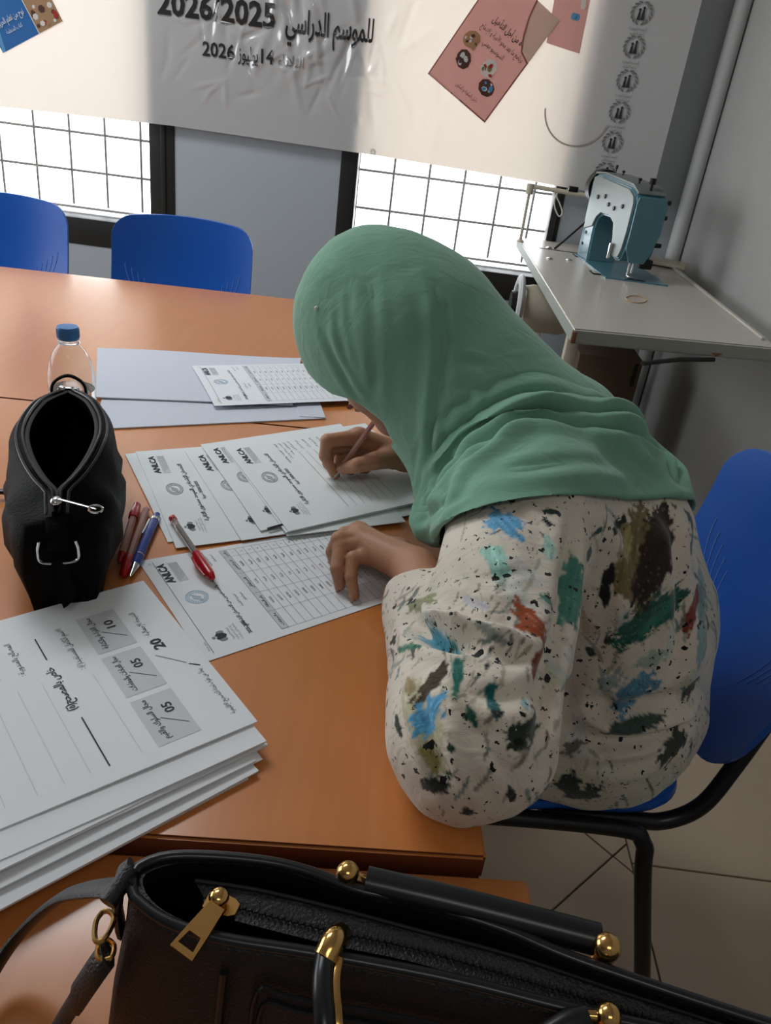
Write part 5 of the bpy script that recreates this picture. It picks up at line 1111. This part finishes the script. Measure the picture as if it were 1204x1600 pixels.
cl = vnoise(V * 9, 8); m_ = np.clip((cl - .62) * 5, 0, 1)[:, None] * .5; C = C * (1 - m_) + np.array(srgb(176, 176, 150)[:3]) * m_
def stroke(px, hw, col, a=1.0, bristle=.8):
    global C
    pts = [H(*q) for q in px]; sc_ = np.mean([FPX / np.linalg.norm(p - [0, 0, HC]) for p in pts]); w = hw * 1.18 / sc_
    if len(pts) == 1: pts = [pts[0], pts[0] + [.004, 0, .004]]
    pts = smooth_path(pts, 4); sd_ = len(px) * 7 + int(px[0][0]); near_ = np.where(np.linalg.norm(V - np.mean(pts, 0), axis=1) < .03 + np.ptp(pts, 0).max() + w * 2)[0]; v_ = V[near_]
    d, s, L = polydist(v_, pts); t = d / w + (vnoise(v_ * 150, sd_) - .5) * .7 + (vnoise(v_ * 260, sd_ + 1) - .5) * .3
    dirv = (pts[-1] - pts[0]); dirv = dirv / np.linalg.norm(dirv); al = v_ @ dirv; pe_ = v_ - al[:, None] * dirv; b0 = vnoise(pe_ * 420 + al[:, None] * 18, sd_ + 9)
    t = t + np.clip(1 - np.minimum(s, L - s) / (w * 1.6), 0, 1) * (b0 - .42) * 1.1
    tap = np.clip(np.minimum(s, L - s) / max(w * 1.2, 1e-4), 0, 1) if L > w * 2.5 else 1; t = t + (1 - tap) * .45
    k = np.clip((1 - t) * 5, 0, 1) * a; dirv = (pts[-1] - pts[0]); dirv = dirv / np.linalg.norm(dirv); al = v_ @ dirv; pe_ = v_ - al[:, None] * dirv
    br = vnoise(pe_ * 700 + al[:, None] * 25, sd_ + 3); c_ = np.array(srgb(*col)[:3]) * (1 - bristle * .5 + bristle * br[:, None]); c_ = c_ + (br[:, None] > .86) * .12 * bristle
    C[near_] = C[near_] * (1 - k[:, None]) + np.clip(c_, 0, 1) * k[:, None]
ST = [([(640, 1070), (665, 1130), (685, 1195)], 30, (168, 166, 120), .65), ([(668, 1170), (680, 1195)], 12, (140, 130, 60), .8), ([(770, 800), (786, 812), (806, 836)], 23, (88, 156, 196), 1), ([(768, 862), (778, 892)], 16, (142, 198, 184), .9),
      ([(808, 948), (832, 975), (850, 1000)], 22, (150, 68, 26), 1), ([(853, 1000), (843, 1028), (834, 1055)], 10, (120, 50, 22), 1), ([(672, 992), (688, 1004), (700, 1012)], 22, (70, 150, 172), 1), ([(690, 1020), (708, 1012), (716, 1050), (712, 1085)], 8, (24, 104, 90), 1),
      ([(692, 1038), (674, 1064), (655, 1098)], 15, (62, 46, 28), 1), ([(640, 1062), (642, 1085)], 9, (150, 130, 90), .9), ([(694, 1088), (672, 1112), (652, 1146)], 21, (88, 160, 200), 1), ([(773, 1058), (767, 1090), (776, 1124)], 8, (18, 92, 94), 1), ([(776, 1118)], 9, (24, 34, 36), 1),
      ([(806, 1150), (836, 1126)], 19, (38, 50, 38), 1), ([(728, 1106), (738, 1132)], 9, (28, 78, 66), 1), ([(902, 884), (896, 920), (892, 968)], 27, (44, 122, 108), .95), ([(968, 1002), (1010, 968), (1060, 926)], 30, (28, 88, 74), 1), ([(1005, 985), (1050, 935)], 10, (50, 120, 104), .8),
      ([(1000, 795), (992, 850), (986, 900), (1000, 940)], 26, (112, 102, 58), .95), ([(1036, 792), (1038, 845), (1012, 905), (1000, 940)], 27, (46, 36, 28), 1), ([(985, 830), (978, 870)], 9, (170, 160, 110), .9), ([(954, 880), (948, 910), (942, 942)], 8, (26, 24, 22), 1), ([(940, 828), (926, 850), (916, 876)], 7, (30, 70, 58), 1),
      ([(976, 812), (958, 832)], 8, (28, 36, 32), 1), ([(1094, 914), (1084, 950), (1074, 988)], 10, (126, 50, 38), 1), ([(1072, 800), (1082, 830), (1078, 866)], 8, (36, 66, 60), 1), ([(1092, 880), (1096, 960), (1092, 1040)], 12, (110, 150, 156), .8), ([(974, 1098), (990, 1082), (1008, 1070)], 19, (72, 130, 158), .95),
      ([(898, 1038), (922, 1018), (950, 998)], 8, (30, 44, 36), 1), ([(850, 1236), (890, 1228), (936, 1230)], 20, (34, 46, 42), 1), ([(940, 1145), (985, 1135), (1030, 1120)], 12, (30, 64, 58), .95), ([(1060, 1150), (1040, 1185)], 13, (30, 44, 34), .95), ([(664, 1226), (690, 1230)], 10, (34, 40, 34), 1), ([(725, 1268)], 8, (24, 26, 24), 1),
      ([(766, 1014), (761, 1046)], 5, (24, 28, 26), 1), ([(742, 970), (768, 988), (792, 1002)], 9, (74, 96, 90), .7), ([(640, 942), (672, 940)], 15, (124, 130, 84), .9), ([(622, 1016), (640, 1010), (658, 1010)], 5, (52, 116, 92), 1), ([(850, 797), (868, 800)], 6, (26, 60, 52), 1), ([(851, 812), (858, 818)], 5, (20, 30, 28), 1), ([(855, 840), (860, 870)], 12, (150, 200, 188), .8),
      ([(845, 930), (862, 950)], 9, (40, 110, 98), .9), ([(722, 935), (760, 950)], 7, (180, 180, 200), .6), ([(700, 1160), (706, 1180)], 6, (30, 60, 54), 1), ([(620, 1120), (626, 1150)], 6, (40, 52, 46), 1), ([(940, 1080), (965, 1050)], 14, (90, 130, 140), .6), ([(1000, 1040), (1040, 1020)], 12, (96, 150, 130), .6), ([(912, 960), (925, 1000)], 10, (150, 120, 100), .5),
      ([(1070, 1090), (1090, 1060)], 9, (30, 50, 44), .9), ([(880, 1180), (905, 1160)], 10, (60, 44, 34), .8), ([(795, 1230), (800, 1250)], 6, (30, 40, 36), 1), ([(960, 760), (1000, 700)], 16, (60, 130, 120), .9), ([(700, 1210)], 6, (28, 60, 50), 1), ([(815, 1090), (822, 1110)], 6, (110, 160, 170), .8)]
rr = np.random.default_rng(21)
vis = NV = vnormals(V, F); px_, py_, pz_ = proj(V); front = np.where((np.einsum('ij,ij->i', NV, np.array([0, 0, HC]) - V) > .1) & (py_ > 785) & (px_ > 600))[0]
bc = ((60, 78, 70), (40, 46, 40), (96, 118, 108), (120, 108, 90), (44, 96, 88), (150, 150, 120))
ST0 = ST; ST = []
for k in range(190):            # fine dry-brush streaks all over the cloth
    q = V[rr.choice(front)]; x_, y_, z_ = proj(q[None]); a_ = rr.normal(1.15 if x_[0] > 880 else 1.9, .35); L_ = rr.uniform(8, 52)
    ST.append(([(x_[0], y_[0]), (x_[0] + L_ * math.cos(a_) * .5, y_[0] + L_ * math.sin(a_) * .5), (x_[0] + L_ * math.cos(a_ + .15), y_[0] + L_ * math.sin(a_ + .15))], rr.uniform(1.2, 3.6), bc[k % 6], rr.uniform(.4, .9)))
for k in range(26):             # pale washes
    q = V[rr.choice(front)]; x_, y_, z_ = proj(q[None]); a_ = rr.normal(1.3, .4); L_ = rr.uniform(20, 60)
    ST.insert(0, ([(x_[0], y_[0]), (x_[0] + L_ * math.cos(a_), y_[0] + L_ * math.sin(a_))], rr.uniform(8, 18), ((176, 196, 190), (186, 170, 150), (160, 160, 130), (170, 180, 186))[k % 4], .45))
for px, hw, col, a in ST + ST0: stroke(px, hw, col, a)
# more of the same print where the camera does not look
rr = np.random.default_rng(12)
hid = V[rr.integers(0, len(V), 160)]; hx_, hy_, hz_ = proj(hid); 
pal = ((88, 156, 196), (28, 88, 74), (46, 36, 28), (150, 68, 26), (112, 102, 58), (142, 198, 184))
fr = np.column_stack(proj(V)[:2]); cnt = 0
NB = vnormals(V, F)
for k, p in enumerate(hid):
    n_ = NB[np.argmin(np.abs(V - p).sum(1))]; away = n_ @ (np.array([0, 0, HC]) - p) < -.05
    if away and cnt < 34:
        q = p + np.cross(n_, [0, .2, 1.]) * rr.uniform(.01, .05); d, s, L = polydist(V, [p, q]); w = rr.uniform(.006, .018); t = d / w + (vnoise(V * 150, k) - .5) * .8; kk_ = np.clip((1 - t) * 5, 0, 1)[:, None]; C = C * (1 - kk_) + np.array(srgb(*pal[k % 6])[:3]) * kk_; cnt += 1
mesh_obj('blouse', V, F, cloth_mat('printed_cloth', .8, attr='Col', speck=True, col=(200, 198, 188), wr=.35, wscale=34), woman, C)
# ---- headscarf
V, F = nets(hijab_sdf, (-.22, .40, .62), (.55, 1.40, 1.20), .0026, 5, 1.35)
HF = [(-.0025, .008, [(577, 439), (586, 500), (588, 570), (584, 625)]), (.002, .010, [(659, 428), (675, 482), (676, 559), (670, 625), (666, 680), (650, 757)]), (-.0035, .008, [(672, 425), (690, 482), (690, 559), (684, 625), (680, 680), (664, 750)]),
      (-.003, .007, [(503, 499), (512, 540), (532, 580), (572, 628)]), (.003, .006, [(520, 480), (530, 540), (560, 600)]), (-.0015, .006, [(545, 440), (550, 500), (565, 570), (580, 620)]),
      (-.022, .012, [(906, 652), (862, 650), (820, 655), (769, 680), (728, 708), (698, 746), (662, 800)]), (.017, .014, [(900, 632), (840, 635), (780, 655), (735, 680), (700, 712), (680, 745)]), (.007, .012, [(880, 672), (820, 678), (765, 705), (725, 745), (700, 790)]),
      (-.017, .012, [(906, 652), (950, 655), (1000, 672), (1040, 712), (1058, 750)]), (.009, .013, [(930, 630), (985, 650), (1030, 690)]), (.005, .013, [(920, 685), (980, 695), (1030, 730)]),
      (-.005, .008, [(800, 668), (760, 700), (722, 742), (690, 800)]), (-.003, .009, [(760, 745), (850, 725), (950, 728)]), (.003, .010, [(740, 765), (850, 748), (980, 750)]),
      (-.003, .007, [(700, 600), (740, 610), (760, 640)]), (-.002, .006, [(720, 560), (760, 575)]), (-.0025, .006, [(700, 640), (735, 655)]),
      (-.006, .007, [(717, 717), (690, 738), (672, 760), (655, 805)]), (.004, .006, [(668, 700), (658, 740), (648, 775)]), (-.005, .006, [(717, 765), (690, 790), (661, 816), (645, 830)]), (.004, .007, [(730, 780), (700, 810), (670, 842)])]
V = folds(V, F, HF, .0026); N_ = vnormals(V, F)
V = V + N_ * ((vnoise(V * 14 + [1, 5, 2], 3) - .5) * .0045 + (vnoise(V @ np.array([[45, 6, 0], [0, 22, 16], [20, 0, 34.]]), 9) - .5) * .0020)[:, None]; V = relax(V, F, 2, .5)
hj = mesh_obj('headscarf', V, F, cloth_mat('scarf_cloth', .88, col=(116, 162, 138), sheen=.25, wr=.28, wscale=26), woman)
H = Hit(V); 
for q_ in ((494, 481), (497, 492)): MB().sphere(H(*q_), .0030, 12).build('pin_head', MT['white'], hj)
# trousers and shoes under the table
def trouser_sdf(p):
    d = None
    for s, kx, ky in ((-1, -.10, .865), (1, -.11, 1.04)):
        hp = HIP + [-.02, s * .085, -.035]; k_ = np.array([kx, ky, .515]); a_ = np.array([kx + .10, ky, .12])
        q = smin(cone(p, hp, k_, .082, .064), cone(p, k_, a_, .062, .052), .02); d = q if d is None else smin(d, q, .01)
    return smax(d, .10 - p[:, 2], .004)
V, F = nets(trouser_sdf, (-.25, .7, .05), (.50, 1.25, .72), .006, 4); mesh_obj('trousers', V, F, mat('trouser_cloth', (34, 34, 40), .85), woman)
for kx, ky in ((-.10, .865), (-.11, 1.04)):
    def shoe(p, a=np.array([kx + .13, ky, .04]), b=np.array([kx - .085, ky, .03])): return smax(smin(cone(p, a, b, .040, .034), cone(p, a, a + [-.02, 0, .05], .038, .042), .02), .0 - p[:, 2], .003)
    V, F = nets(shoe, (kx - .2, ky - .1, -.02), (kx + .25, ky + .1, .16), .005, 3); mesh_obj('shoe', V, F, mat('shoe_leather', (30, 26, 26), .4), woman)
# ---- the pen she holds
pen('held_pen', 'pale clear ballpoint pen held in the woman\'s right hand, tip on the exam sheet', (588, 654), (520, 748), .77, 'held')
